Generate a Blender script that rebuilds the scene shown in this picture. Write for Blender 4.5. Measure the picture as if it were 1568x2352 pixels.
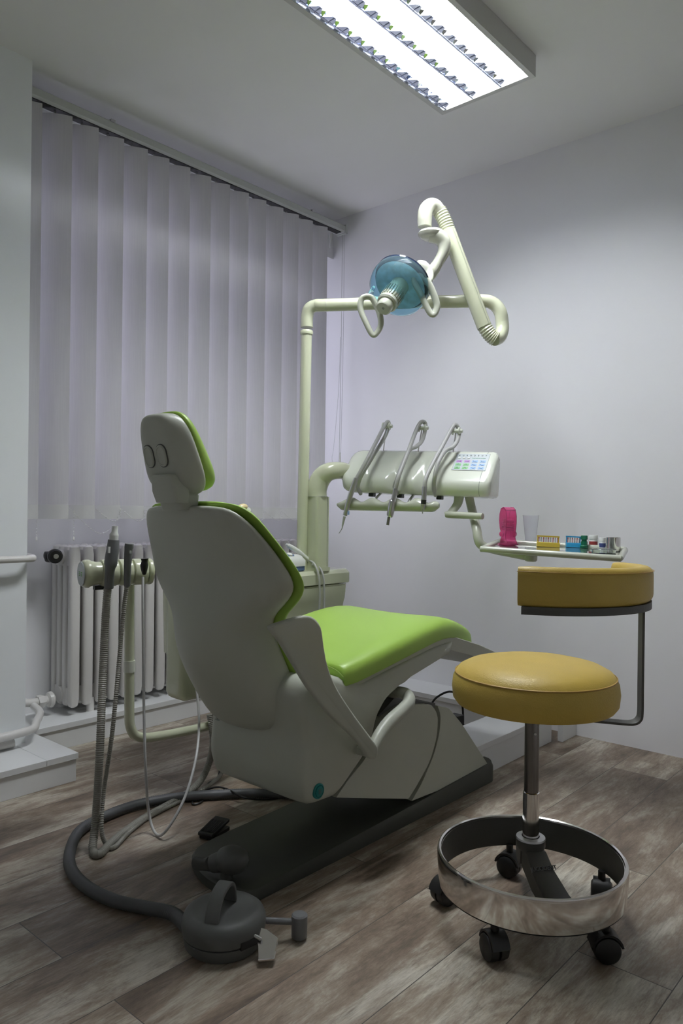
import bpy, math, random
from mathutils import Vector, Matrix
random.seed(4)
V = Vector
scene = bpy.context.scene
for o in list(bpy.data.objects):
    bpy.data.objects.remove(o)
COL = scene.collection

# ------------------------------------------------------------------ camera, world, exposure
YAW, PITCH, ROLL, FPX, CAMH = -0.722, -0.003, -0.012, 1710.0, 0.96
FWD = V((math.sin(YAW)*math.cos(PITCH), math.cos(YAW)*math.cos(PITCH), math.sin(PITCH)))
_r = V((math.cos(YAW), -math.sin(YAW), 0)); _d = FWD.cross(_r)
RGT = _r*math.cos(ROLL) + _d*math.sin(ROLL)
DWN = -_r*math.sin(ROLL) + _d*math.cos(ROLL)
EYE = V((0, 0, CAMH))
cam = bpy.data.cameras.new('camera'); cam_o = bpy.data.objects.new('camera', cam); COL.objects.link(cam_o)
cam.sensor_fit = 'VERTICAL'; cam.sensor_height = 36.0; cam.lens = FPX/2352*36.0
cam.clip_start = 0.02; cam.clip_end = 60
m = Matrix((RGT, -DWN, -FWD)).transposed().to_4x4(); m.translation = EYE
cam_o.matrix_world = m
scene.camera = cam_o
scene.view_settings.view_transform = 'Standard'
scene.view_settings.look = 'None'
scene.view_settings.gamma = 1.0
scene.view_settings.use_curve_mapping = False
scene.view_settings.exposure = 0.18
TUBE_W = 112.0
world = bpy.data.worlds.new('world'); scene.world = world; world.use_nodes = True
bg = world.node_tree.nodes['Background']
bg.inputs[0].default_value = (0.91, 0.88, 1.0, 1); bg.inputs[1].default_value = 2.0

# measuring aids: a sight line through a spot of the photograph met with a plane of the room
def ray(px, py): return FWD + RGT*((px-784)/FPX) + DWN*((py-1176)/FPX)
def at(px, py, ax, v):
    d = ray(px, py); return EYE + d*((v-EYE[ax])/d[ax])
def D(px, py, dep): return EYE + ray(px, py)*dep
def on_plane(px, py, p, n):
    d = ray(px, py); return EYE + d*((p-EYE).dot(n)/d.dot(n))

# ------------------------------------------------------------------ materials
def mat(name, col, rough=0.5, metal=0.0, bump=None, coat=0.0, trans=0.0, ior=1.45, emit=None, var=0.0, varscale=6, alpha=1.0, sss=0):
    m = bpy.data.materials.new(name); m.use_nodes = True
    nt = m.node_tree; b = nt.nodes['Principled BSDF']
    b.inputs['Base Color'].default_value = (*col, 1)
    b.inputs['Roughness'].default_value = rough; b.inputs['Metallic'].default_value = metal
    b.inputs['Coat Weight'].default_value = coat; b.inputs['Coat Roughness'].default_value = 0.08
    b.inputs['Transmission Weight'].default_value = trans; b.inputs['IOR'].default_value = ior
    b.inputs['Alpha'].default_value = alpha
    tc = nt.nodes.new('ShaderNodeTexCoord')
    if emit:
        b.inputs['Emission Color'].default_value = (*emit[0], 1); b.inputs['Emission Strength'].default_value = emit[1]
    if var:
        n = nt.nodes.new('ShaderNodeTexNoise'); n.inputs['Scale'].default_value = varscale; n.inputs['Detail'].default_value = 5
        nt.links.new(tc.outputs['Object'], n.inputs['Vector'])
        r = nt.nodes.new('ShaderNodeValToRGB')
        r.color_ramp.elements[0].position = 0.3; r.color_ramp.elements[1].position = 0.7
        r.color_ramp.elements[0].color = (*[c*(1-var) for c in col], 1); r.color_ramp.elements[1].color = (*[min(1, c*(1+var)) for c in col], 1)
        nt.links.new(n.outputs['Fac'], r.inputs['Fac']); nt.links.new(r.outputs['Color'], b.inputs['Base Color'])
    if bump:
        kind, sc, st, dist = bump
        if kind == 'vor':
            t = nt.nodes.new('ShaderNodeTexVoronoi'); out = t.outputs['Distance']
        else:
            t = nt.nodes.new('ShaderNodeTexNoise'); t.inputs['Detail'].default_value = 3; out = t.outputs['Fac']
        t.inputs['Scale'].default_value = sc
        nt.links.new(tc.outputs['Object'], t.inputs['Vector'])
        bp = nt.nodes.new('ShaderNodeBump'); bp.inputs['Strength'].default_value = st; bp.inputs['Distance'].default_value = dist
        nt.links.new(out, bp.inputs['Height']); nt.links.new(bp.outputs['Normal'], b.inputs['Normal'])
    return m

M = {}
M['wall'] = mat('wall_paint', (0.87, 0.87, 0.885), 0.75, bump=('noise', 60, 0.08, 0.003), var=0.012, varscale=2)
M['pier'] = mat('gloss_wall_paint', (0.87, 0.90, 0.91), 0.4, bump=('noise', 25, 0.10, 0.004), var=0.02, varscale=3)
M['ceiling'] = mat('ceiling_paint', (0.88, 0.88, 0.865), 0.8, bump=('noise', 8, 0.1, 0.01))
M['laminate'] = mat('white_laminate', (0.76, 0.77, 0.77), 0.4)
M['shell'] = mat('grey_green_plastic', (0.46, 0.48, 0.41), 0.36, bump=('noise', 350, 0.04, 0.001), var=0.03, varscale=5)
M['cream'] = mat('cream_green_enamel', (0.60, 0.625, 0.455), 0.2, coat=0.5)
M['creampale'] = mat('pale_cream_enamel', (0.74, 0.77, 0.67), 0.18, coat=0.6)
M['lampcream'] = mat('lamp_cream_enamel', (0.54, 0.55, 0.45), 0.16, coat=0.6)
M['handle'] = mat('grey_cream_handle', (0.50, 0.52, 0.43), 0.22, coat=0.4)
M['green'] = mat('lime_leatherette', (0.33, 0.52, 0.085), 0.40, bump=('vor', 260, 0.08, 0.001))
M['greenstitch'] = mat('lime_stitching', (0.30, 0.45, 0.08), 0.6)
M['yellow'] = mat('mustard_leatherette', (0.53, 0.375, 0.07), 0.46, bump=('vor', 300, 0.28, 0.001), var=0.04, varscale=14)
M['yellowdark'] = mat('mustard_piping', (0.42, 0.26, 0.05), 0.5)
M['dark'] = mat('dark_base_plastic', (0.062, 0.066, 0.056), 0.45, bump=('noise', 300, 0.1, 0.001))
M['darkgrey'] = mat('dark_grey_plastic', (0.10, 0.103, 0.098), 0.5, bump=('noise', 300, 0.1, 0.001))
M['midgrey'] = mat('mid_grey_plastic', (0.17, 0.175, 0.18), 0.45)
M['castdark'] = mat('dark_cast_aluminium', (0.09, 0.09, 0.082), 0.5, metal=0.3, bump=('noise', 200, 0.2, 0.001))
M['black'] = mat('black_rubber', (0.012, 0.012, 0.012), 0.4)
M['chrome'] = mat('chrome', (0.78, 0.76, 0.74), 0.10, metal=1, bump=('noise', 9, 0.05, 0.003))
M['steel'] = mat('brushed_steel', (0.50, 0.50, 0.50), 0.28, metal=1)
M['gunmetal'] = mat('gunmetal_tube', (0.20, 0.19, 0.18), 0.22, metal=1)
M['hosegrey'] = mat('grey_hose', (0.30, 0.295, 0.26), 0.5)
M['hoselight'] = mat('light_grey_tubing', (0.50, 0.50, 0.49), 0.35)
M['hosedark'] = mat('dark_corrugated_hose', (0.085, 0.088, 0.09), 0.5)
M['radiator'] = mat('radiator_enamel', (0.70, 0.685, 0.66), 0.28, bump=('noise', 45, 0.15, 0.003), var=0.02, varscale=12)
M['rail'] = mat('blind_rail', (0.52, 0.54, 0.52), 0.4)
M['bead'] = mat('white_beads', (0.75, 0.75, 0.73), 0.4)
M['white'] = mat('white_plastic', (0.74, 0.75, 0.72), 0.3)
M['fixture'] = mat('fixture_enamel', (0.62, 0.62, 0.60), 0.4)
M['louver'] = mat('louver_aluminium', (0.66, 0.70, 0.82), 0.07, metal=1.0)
M['reflector'] = mat('white_reflector', (0.9, 0.92, 0.95), 0.5)
M['tube'] = mat('lit_tube', (1, 1, 1), 0.5, emit=((0.95, 0.98, 1.0), TUBE_W))
M['teal'] = mat('teal_button', (0.0, 0.16, 0.15), 0.35)
M['blueshell'] = mat('blue_transparent_plastic', (0.66, 0.90, 1.0), 0.05, trans=0.95, ior=1.12)
M['bluedark'] = mat('dark_blue_glass', (0.02, 0.03, 0.06), 0.12, coat=0.6)
M['mirror'] = mat('dichroic_mirror', (0.50, 0.68, 0.78), 0.35, metal=0.2, var=0.3, varscale=25)
M['pink'] = mat('pink_transparent_plastic', (0.95, 0.30, 0.55), 0.08, trans=0.85, ior=1.15)
M['cotton'] = mat('cotton_rolls', (0.85, 0.80, 0.78), 0.9)
M['cup'] = mat('clear_plastic', (0.93, 0.94, 0.97), 0.22, trans=0.8, ior=1.2)
M['glass'] = mat('clear_glass', (0.95, 1.0, 0.97), 0.02, trans=1.0, ior=1.4)
M['traymetal'] = mat('polished_tray', (0.66, 0.68, 0.68), 0.07, metal=0.9)
M['yellowplastic'] = mat('yellow_plastic', (0.62, 0.47, 0.06), 0.3)
M['blueplastic'] = mat('blue_plastic', (0.03, 0.33, 0.60), 0.3)
M['greenglass'] = mat('green_bottle_plastic', (0.01, 0.16, 0.08), 0.15, trans=0.25)
M['red'] = mat('dark_red_label', (0.30, 0.04, 0.04), 0.5)
M['navy'] = mat('navy_label', (0.05, 0.07, 0.22), 0.5)
M['scalerblue'] = mat('scaler_blue', (0.09, 0.15, 0.30), 0.35)
M['ivory'] = mat('ivory_plastic', (0.72, 0.60, 0.33), 0.25, coat=0.4)
M['panel'] = mat('keypad_film', (0.55, 0.60, 0.62), 0.3)
M['bviolet'] = mat('violet_key', (0.50, 0.27, 0.62), 0.4)
M['bgreen'] = mat('green_key', (0.25, 0.55, 0.25), 0.4)
M['bblue'] = mat('blue_key', (0.30, 0.46, 0.74), 0.4)
M['ink'] = mat('printed_ink', (0.10, 0.13, 0.13), 0.5)
M['inkgreen'] = mat('green_print', (0.10, 0.40, 0.22), 0.5)
M['palegrey'] = mat('pale_grey_button', (0.50, 0.54, 0.52), 0.4)
M['lime'] = mat('lime_print', (0.18, 0.55, 0.12), 0.5)
M['frame'] = mat('window_frame_paint', (0.7, 0.7, 0.7), 0.4)
M['pvc'] = mat('clean_pane', (0.9, 0.92, 1.0), 0.02, trans=1.0, ior=1.05)

def blind_mat():
    m = bpy.data.materials.new('blind_fabric'); m.use_nodes = True; nt = m.node_tree
    b = nt.nodes['Principled BSDF']; out = nt.nodes['Material Output']
    tc = nt.nodes.new('ShaderNodeTexCoord'); mp = nt.nodes.new('ShaderNodeMapping'); mp.inputs['Scale'].default_value = (1, 1, 0.03)
    n = nt.nodes.new('ShaderNodeTexNoise'); n.inputs['Scale'].default_value = 260; n.inputs['Detail'].default_value = 2
    nt.links.new(tc.outputs['Object'], mp.inputs['Vector']); nt.links.new(mp.outputs[0], n.inputs['Vector'])
    r = nt.nodes.new('ShaderNodeValToRGB'); r.color_ramp.elements[0].position = .35; r.color_ramp.elements[1].position = .65
    r.color_ramp.elements[0].color = (0.735, 0.725, 0.75, 1); r.color_ramp.elements[1].color = (0.775, 0.765, 0.785, 1)
    nt.links.new(n.outputs['Fac'], r.inputs['Fac']); nt.links.new(r.outputs[0], b.inputs['Base Color']); b.inputs['Roughness'].default_value = 0.75
    t = nt.nodes.new('ShaderNodeBsdfTranslucent'); t.inputs[0].default_value = (0.7, 0.68, 0.72, 1)
    mx = nt.nodes.new('ShaderNodeMixShader'); mx.inputs[0].default_value = 0.27
    nt.links.new(b.outputs[0], mx.inputs[1]); nt.links.new(t.outputs[0], mx.inputs[2]); nt.links.new(mx.outputs[0], out.inputs[0])
    return m
M['blind'] = blind_mat()
M['hem'] = mat('blind_hem', (0.66, 0.66, 0.66), 0.7)

def floor_mat():
    m = bpy.data.materials.new('weathered_plank_vinyl'); m.use_nodes = True; nt = m.node_tree; L = nt.links
    b = nt.nodes['Principled BSDF']; N = nt.nodes.new
    tc = N('ShaderNodeTexCoord')
    mp = N('ShaderNodeMapping'); mp.inputs['Rotation'].default_value = (0, 0, math.radians(90)); mp.inputs['Location'].default_value = (0.35, 0.08, 0)
    L.new(tc.outputs['Object'], mp.inputs['Vector'])
    br = N('ShaderNodeTexBrick'); br.offset = 0.37; br.offset_frequency = 2
    br.inputs['Scale'].default_value = 1.0; br.inputs['Brick Width'].default_value = 1.22; br.inputs['Row Height'].default_value = 0.2
    br.inputs['Mortar Size'].default_value = 0.0012; br.inputs['Mortar Smooth'].default_value = 0.2; br.inputs['Bias'].default_value = 0
    br.inputs['Color1'].default_value = (0, 0, 0, 1); br.inputs['Color2'].default_value = (1, 1, 1, 1); br.inputs['Mortar'].default_value = (.5, .5, .5, 1)
    L.new(mp.outputs[0], br.inputs['Vector'])
    # offset the grain on every plank
    sep = N('ShaderNodeSeparateColor'); L.new(br.outputs['Color'], sep.inputs[0])
    mul = N('ShaderNodeMath'); mul.operation = 'MULTIPLY'; mul.inputs[1].default_value = 37.0; L.new(sep.outputs[0], mul.inputs[0])
    cb = N('ShaderNodeCombineXYZ'); L.new(mul.outputs[0], cb.inputs[0]); L.new(mul.outputs[0], cb.inputs[1])
    add = N('ShaderNodeVectorMath'); add.operation = 'ADD'; L.new(mp.outputs[0], add.inputs[0]); L.new(cb.outputs[0], add.inputs[1])
    def noise(sx, sy, sc, det, rough=0.6, dist=0.0):
        q = N('ShaderNodeMapping'); q.inputs['Scale'].default_value = (sx, sy, 1); L.new(add.outputs[0], q.inputs['Vector'])
        n = N('ShaderNodeTexNoise'); n.inputs['Scale'].default_value = sc; n.inputs['Detail'].default_value = det; n.inputs['Roughness'].default_value = rough
        n.inputs['Distortion'].default_value = dist
        L.new(q.outputs[0], n.inputs['Vector']); return n.outputs['Fac']
    big = noise(1.0, 3.2, 2.4, 12, 0.74, 0.25); fine = noise(6, 60, 4.0, 6, 0.75, 0.3); med = noise(1.5, 13, 4.0, 9, 0.78, 0.5)
    def ramp(src, stops):
        r = N('ShaderNodeValToRGB'); e = r.color_ramp.elements
        e[0].position, e[0].color = stops[0][0], (*stops[0][1], 1); e[1].position, e[1].color = stops[-1][0], (*stops[-1][1], 1)
        for p, c in stops[1:-1]:
            k = e.new(p); k.color = (*c, 1)
        L.new(src, r.inputs[0]); return r.outputs[0]
    def mix(kind, f, a, c):
        x = N('ShaderNodeMix'); x.data_type = 'RGBA'; x.blend_type = kind
        if isinstance(f, float): x.inputs[0].default_value = f
        else: L.new(f, x.inputs[0])
        L.new(a, x.inputs[6]); L.new(c, x.inputs[7]); return x.outputs[2]
    base = ramp(big, [(0.33, FL[0]), (0.43, FL[1]), (0.51, FL[2]), (0.59, FL[3]), (0.70, FL[4])])
    streak = ramp(med, [(0.30, (0.50, 0.47, 0.45)), (0.45, (1, 1, 1)), (0.60, (1.08, 1.08, 1.07)), (0.72, (1.35, 1.36, 1.36))])
    grain = ramp(fine, [(0.30, (0.72, 0.70, 0.68)), (0.5, (1, 1, 1)), (0.70, (1.16, 1.16, 1.16))])
    c1 = mix('MULTIPLY', 1.0, base, streak); c2 = mix('MULTIPLY', 1.0, c1, grain)
    tint = ramp(sep.outputs[0], [(0.0, (0.66, 0.61, 0.56)), (0.5, (0.95, 0.92, 0.89)), (1.0, (1.2, 1.21, 1.18))])
    c3 = mix('MULTIPLY', 1.0, c2, tint)
    dk = N('ShaderNodeRGB'); dk.outputs[0].default_value = (0.07, 0.06, 0.05, 1)
    c4 = mix('MIX', br.outputs['Fac'], c3, dk.outputs[0])
    L.new(c4, b.inputs['Base Color']); b.inputs['Roughness'].default_value = 0.42
    bp = N('ShaderNodeBump'); bp.inputs['Strength'].default_value = 0.12; bp.inputs['Distance'].default_value = 0.002
    L.new(fine, bp.inputs['Height']); L.new(bp.outputs[0], b.inputs['Normal'])
    return m
FL = [(0.10, 0.078, 0.058), (0.19, 0.145, 0.108), (0.285, 0.235, 0.185), (0.44, 0.41, 0.35), (0.60, 0.58, 0.52)]
M['floor'] = floor_mat()

# ------------------------------------------------------------------ geometry helpers: each returns (verts, faces)
def catmull(P, n=8, closed=False):
    P = [V(p) for p in P]; out = []
    N = len(P)
    rng = range(N if closed else N-1)
    for i in rng:
        if closed: a, b, c, d = P[(i-1) % N], P[i], P[(i+1) % N], P[(i+2) % N]
        else: a, b, c, d = P[max(i-1, 0)], P[i], P[i+1], P[min(i+2, N-1)]
        for k in range(n):
            t = k/n
            out.append(0.5*((2*b) + (c-a)*t + (2*a-5*b+4*c-d)*t*t + (3*b-a-3*c+d)*t**3))
    if not closed: out.append(P[-1])
    return out
def loft(rings, cap=True, closed=False):
    v = []; f = []; n = len(rings[0])
    for r in rings: v += [V(p) for p in r]
    R = len(rings)
    for i in range(R if closed else R-1):
        a = i*n; b = ((i+1) % R)*n
        for j in range(n):
            k = (j+1) % n
            f.append((a+j, a+k, b+k, b+j))
    if cap and not closed:
        f.append(tuple(reversed(range(n)))); f.append(tuple(range((R-1)*n, R*n)))
    return v, f
def tube(path, r, n=14, smooth=6, cap=True, sq=None, up=None, closed=False):
    P = [V(p) for p in path]
    rs = r if isinstance(r, (list, tuple)) else None
    if smooth:
        if rs:
            rr = [x.x for x in catmull([(q, 0, 0) for q in rs], smooth)]
        P = catmull(P, smooth, closed)
    else: rr = rs
    N = len(P); rings = []; prev = None
    for i, p in enumerate(P):
        if closed: t = P[(i+1) % N]-P[i-1]
        else: t = P[min(i+1, N-1)]-P[max(i-1, 0)]
        if t.length < 1e-9: t = V((0, 0, 1))
        t.normalize()
        if prev is None:
            u = V(up) if up else (V((0, 0, 1)) if abs(t.z) < 0.9 else V((1, 0, 0)))
        else: u = prev
        u = (u - t*u.dot(t)).normalized(); prev = u; w = t.cross(u)
        rad = rr[i] if rs else r
        ax, ay = (sq if sq else (1, 1))
        rings.append([p + u*(math.cos(a)*rad*ax) + w*(math.sin(a)*rad*ay) for a in [2*math.pi*k/n for k in range(n)]])
    return loft(rings, cap, closed)
def lathe(prof, org, axis=(0, 0, 1), n=28, cap=True):
    axis = V(axis).normalized(); org = V(org)
    u = V((1, 0, 0)) if abs(axis.x) < 0.9 else V((0, 1, 0)); u = (u-axis*u.dot(axis)).normalized(); w = axis.cross(u)
    rings = [[org + axis*h + (u*math.cos(a) + w*math.sin(a))*max(r, 1e-5) for a in [2*math.pi*k/n for k in range(n)]] for r, h in prof]
    return loft(rings, cap)
def cyl(a, b, r, n=20):
    a = V(a); b = V(b); return lathe([(r, 0), (r, (b-a).length)], a, b-a, n)
def box(c, s, A=None):
    c = V(c); X, Y, Z = A if A else (V((1, 0, 0)), V((0, 1, 0)), V((0, 0, 1)))
    v = [c + X*(s[0]/2*i) + Y*(s[1]/2*j) + Z*(s[2]/2*k) for i in (-1, 1) for j in (-1, 1) for k in (-1, 1)]
    return v, [(0, 1, 3, 2), (4, 6, 7, 5), (0, 4, 5, 1), (2, 3, 7, 6), (0, 2, 6, 4), (1, 5, 7, 3)]
def bb(x0, x1, y0, y1, z0, z1): return box(((x0+x1)/2, (y0+y1)/2, (z0+z1)/2), (x1-x0, y1-y0, z1-z0))
def prism(poly, d):
    d = V(d); return loft([[V(p) for p in poly], [V(p)+d for p in poly]])
def join(*ms):
    v = []; f = []
    for a, b in ms:
        o = len(v); v += a; f += [tuple(i+o for i in q) for q in b]
    return v, f
def rrect(w, h, r, n=5):
    out = []
    for cx, cy, a0 in ((w-r, h-r, 0), (-w+r, h-r, 90), (-w+r, -h+r, 180), (w-r, -h+r, 270)):
        for k in range(n+1):
            a = math.radians(a0+90*k/n); out.append((cx+r*math.cos(a), cy+r*math.sin(a)))
    return out
def ball(c, r, sc=(1, 1, 1), n=16, m=10):
    c = V(c)
    rings = [[c + V((math.sin(t)*math.cos(a)*r*sc[0], math.sin(t)*math.sin(a)*r*sc[1], -math.cos(t)*r*sc[2])) for a in [2*math.pi*k/n for k in range(n)]]
             for t in [math.pi*(0.02+0.96*i/m) for i in range(m+1)]]
    return loft(rings)

# ------------------------------------------------------------------ object helpers
ORG = {}
def thing(name, label, cat, loc=(0, 0, 0), group=None):
    o = bpy.data.objects.new(name, None); o.empty_display_size = 0.05; COL.objects.link(o)
    o.location = loc; o['label'] = label; o['category'] = cat
    if group: o['group'] = group
    ORG[o.name] = V(loc); return o
def part(name, mesh, m, parent=None, smooth=True, bevel=0.0, seg=2, sub=0, label=None, auto=40):
    v, f = mesh
    o0 = ORG.get(parent.name, V((0, 0, 0))) if parent else V((0, 0, 0))
    me = bpy.data.meshes.new(name); me.from_pydata([tuple(V(p)-o0) for p in v], [], f)
    import bmesh
    bm = bmesh.new(); bm.from_mesh(me); bmesh.ops.recalc_face_normals(bm, faces=bm.faces); bm.to_mesh(me); bm.free()
    o = bpy.data.objects.new(name, me); COL.objects.link(o)
    me.materials.append(M[m] if isinstance(m, str) else m)
    if smooth:
        for p in me.polygons: p.use_smooth = True
        try: me.set_sharp_from_angle(angle=math.radians(auto))
        except Exception: pass
    if bevel:
        b = o.modifiers.new('bevel', 'BEVEL'); b.width = bevel; b.segments = seg; b.limit_method = 'ANGLE'; b.angle_limit = math.radians(35)
        b.harden_normals = False
    if sub:
        s = o.modifiers.new('sub', 'SUBSURF'); s.levels = sub; s.render_levels = sub
        for p in me.polygons: p.use_smooth = True
        me.set_sharp_from_angle(angle=math.pi)
    if parent: o.parent = parent
    ORG[o.name] = o0
    if label: o['label'] = label
    return o
def struct(name, mesh, m, bevel=0.0, parent=None):
    o = part(name, mesh, m, parent, smooth=False, bevel=bevel)
    if not parent: o['kind'] = 'structure'
    return o
def solo(name, mesh, m, label, cat, group=None, **k):
    o = part(name, mesh, m, None, **k); o['label'] = label; o['category'] = cat
    if group: o['group'] = group
    return o
def text(name, s, size, pos, X, Y, m, parent, depth=0.0006):
    cu = bpy.data.curves.new(name, 'FONT'); cu.body = s; cu.size = size; cu.extrude = depth; cu.align_x = 'CENTER'; cu.align_y = 'CENTER'
    t = bpy.data.objects.new('tmp', cu); COL.objects.link(t)
    dg = bpy.context.evaluated_depsgraph_get(); dg.update(); me = bpy.data.meshes.new_from_object(t.evaluated_get(dg))
    bpy.data.objects.remove(t)
    X = V(X).normalized(); Y = V(Y); Y = (Y-X*Y.dot(X)).normalized(); Z = X.cross(Y); pos = V(pos)
    v = [pos + X*q.co.x + Y*q.co.y + Z*q.co.z for q in me.vertices]; f = [tuple(p.vertices) for p in me.polygons]
    return part(name, (v, f), m, parent, smooth=False)

# ------------------------------------------------------------------ the room
CEIL = 2.575; YB = 3.085; WX = -3.0
struct('floor', bb(-3.2, 0.8, -0.7, 3.185, -0.05, 0), 'floor')
struct('ceiling', bb(-3.2, 0.8, -0.7, 3.185, CEIL, CEIL+0.05), 'ceiling')
struct('wall_back', bb(-3.2, 0.8, YB, YB+0.1, 0, CEIL), 'wall')
struct('wall_right', bb(0.7, 0.8, -0.7, YB, 0, CEIL), 'wall')
struct('wall_front', bb(-3.2, 0.7, -0.7, -0.6, 0, CEIL), 'wall')
PX, PY = -2.64, 1.275
W0, W1, Z0, Z1 = 1.36, 3.0, 0.98, 2.30
struct('wall_left', join(bb(-3.2, WX, PY, YB, 0, Z0), bb(-3.2, WX, PY, W0, Z0, Z1), bb(-3.2, WX, W1, YB, Z0, Z1),
                         bb(-3.2, WX, PY, YB, Z1, CEIL), bb(WX, -2.80, PY, YB, 2.36, CEIL)), 'wall')
struct('wall_left_pier', bb(-3.2, PX, -0.6, PY, 0, CEIL), 'pier')
w = struct('window_1', join(bb(-3.12, -3.05, W0, W1, Z0, Z0+.06), bb(-3.12, -3.05, W0, W1, Z1-.06, Z1), bb(-3.12, -3.05, W0, W0+.06, Z0+.06, Z1-.06),
                            bb(-3.12, -3.05, W1-.06, W1, Z0+.06, Z1-.06), bb(-3.12, -3.05, 2.15, 2.22, Z0+.06, Z1-.06)), 'frame', 0.004)
part('pane', bb(-3.088, -3.082, W0+.06, 2.15, Z0+.06, Z1-.06), 'pvc', w, smooth=False)
part('pane', bb(-3.088, -3.082, 2.22, W1-.06, Z0+.06, Z1-.06), 'pvc', w, smooth=False)
part('window_sill', bb(-3.05, -2.97, W0, W1, Z0-.03, Z0), 'frame', w, smooth=False, bevel=.004)
# boxed-in pipe ledges in white laminate
struct('trim_1', join(bb(WX, -2.765, PY, 2.62, 0, 0.079), bb(WX, -2.757, PY, 2.62, 0.080, 0.102)), 'laminate', 0.0012)
struct('trim_2', join(bb(PX, -2.41, 0.2, 1.348, 0, 0.077), bb(PX, -2.402, 0.2, 1.236, 0.079, 0.100), bb(PX-.12, -2.402, 1.237, 1.352, 0.079, 0.100)), 'laminate', 0.0012)
p0 = at(1048, 1608, 2, 0.105); yb_ = p0.y
struct('trim_3', join(bb(WX, -1.585, yb_+.006, YB, 0, 0.083), bb(WX, -1.575, yb_, YB, 0.084, 0.106)), 'laminate', 0.0012)
yb2 = min(yb_-.004, 2.90)
struct('trim_4', join(bb(-1.56, -1.39, 1.95, 2.925, 0, 0.096), bb(-1.565, -1.384, 1.95, 2.925, 0.097, 0.119)), 'laminate', 0.0012)
struct('trim_5', bb(-1.375, -1.352, 2.950, 3.083, 0, 0.116), 'laminate', 0.0015)

# ------------------------------------------------------------------ radiator
RX = -2.82
rad = thing('radiator', 'white enamelled cast iron column radiator standing under the blinds', 'radiator', (-2.9, 2.2, 0.10))
def rad_section(y):
    ms = []
    for k in range(4):
        x = RX - 0.018 - k*0.045
        ring = rrect(0.017, 0.0225, 0.013, 3)
        zs = [(0.135, .35), (0.142, .8), (0.17, 1), (0.765, 1), (0.793, .8), (0.80, .35)]
        ms.append(loft([[V((x+a*s, y+b*s, z)) for a, b in ring] for z, s in zs]))
    ms.append(bb(RX-.155, RX-.018, y-.017, y+.017, .715, .782)); ms.append(bb(RX-.155, RX-.018, y-.017, y+.017, .150, .215))
    ms.append(bb(RX-.155, RX-.018, y-.004, y+.004, .20, .74))
    for z in (0.75, 0.185): ms.append(cyl((RX-.085, y-.031, z), (RX-.085, y+.031, z), 0.031, 14))
    return join(*ms)
s0 = part('section', rad_section(1.57), 'radiator', rad, bevel=0.003)
for k in range(1, 22):
    s = s0.copy(); COL.objects.link(s); s.location.y += 0.06*k; s.parent = rad
for y in (1.66, 2.80): part('foot', cyl((-2.86, y, .10), (-2.86, y, .16), .017), 'radiator', rad)
vk = at(128, 1277, 0, -2.86)
part('valve_knob', lathe([(.008, 0), (.014, .004), (.014, .016), (.024, .018), (.029, .03), (.029, .046), (.022, .052), (.012, .052)], vk+V((-.03, .0, 0)), (1, -.2, 0), 24), 'black', rad)
part('knob_screw', lathe([(.010, 0), (.010, .003)], vk+V((.021, -.010, 0)), (1, -.2, 0)), 'steel', rad)
part('valve_stem', tube([(-2.905, 1.55, .745), (-2.905, 1.49, .745), vk+V((-.02, .02, 0))], .014), 'black', rad)
part('valve_body', lathe([(.008, 0), (.017, .004), (.017, .028), (.010, .034)], vk+V((-.045, -.028, 0)), (.3, 1, 0)), 'black', rad)
part('return_pipe', tube([(-2.905, 1.28, .165), (-2.905, 1.33, .168), (-2.905, 1.37, .178), (-2.905, 1.42, .170), (-2.905, 1.455, .168)], .017), 'radiator', rad)
part('union_nut', join(lathe([(.024, 0), (.027, .006), (.027, .02), (.022, .03)], (-2.905, 1.452, .168), (0, 1, 0), 6), lathe([(.018, .03), (.018, .04), (.030, .045), (.033, .058), (.026, .066)], (-2.905, 1.452, .168), (0, 1, 0), 20)), 'radiator', rad)
# pipes on the pier
solo('heating_pipe', tube([(-2.585, .3, .772), (-2.585, 1.0, .772), (-2.585, 1.17, .772), (-2.588, 1.25, .772), (-2.60, 1.277, .772), (-2.66, 1.30, .772), (-2.75, 1.31, .772), (-2.9, 1.31, .772)], .0125, 14), 'radiator',
     'white heating pipe crossing the pier at radiator valve height', 'pipe')
hp = thing('floor_pipe', 'white heating pipes along the foot of the pier above the box', 'pipe', (-2.58, 1.1, .10))
part('pipe', tube([(-2.58, .3, .155), (-2.58, 1.0, .155), (-2.582, 1.22, .157), (-2.60, 1.285, .158), (-2.66, 1.325, .158), (-2.78, 1.40, .158), (-2.89, 1.43, .158)], .015), 'radiator', hp)
part('pipe', tube([(-2.615, .3, .118), (-2.615, 1.0, .118), (-2.615, 1.22, .118)], .016), 'radiator', hp)

# ------------------------------------------------------------------ vertical blinds
bl = thing('vertical_blinds', 'pale lavender grey vertical slat blinds hanging over the window', 'blinds', (-2.7, 2.1, 0.911))
part('rail', join(prism([(-2.675, 1.20, 2.462), (-2.665, 1.20, 2.47), (-2.665, 1.20, 2.495), (-2.675, 1.20, 2.503), (-2.725, 1.20, 2.503), (-2.725, 1.20, 2.495), (-2.725, 1.20, 2.462)], (0, 1.83, 0))), 'rail', bl, smooth=False)
part('track', bb(-2.712, -2.676, 1.20, 3.01, 2.4590, 2.4625), 'black', bl, smooth=False)
part('end_cap', bb(-2.73, -2.66, 3.03, 3.045, 2.455, 2.506), 'rail', bl, smooth=False, bevel=.004)
for y in (1.62, 2.78): part('ceiling_clip', join(bb(-2.80, -2.672, y-.010, y+.010, 2.5035, 2.507), bb(-2.676, -2.664, y-.010, y+.010, 2.496, 2.507)), 'steel', bl, smooth=False)
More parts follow.
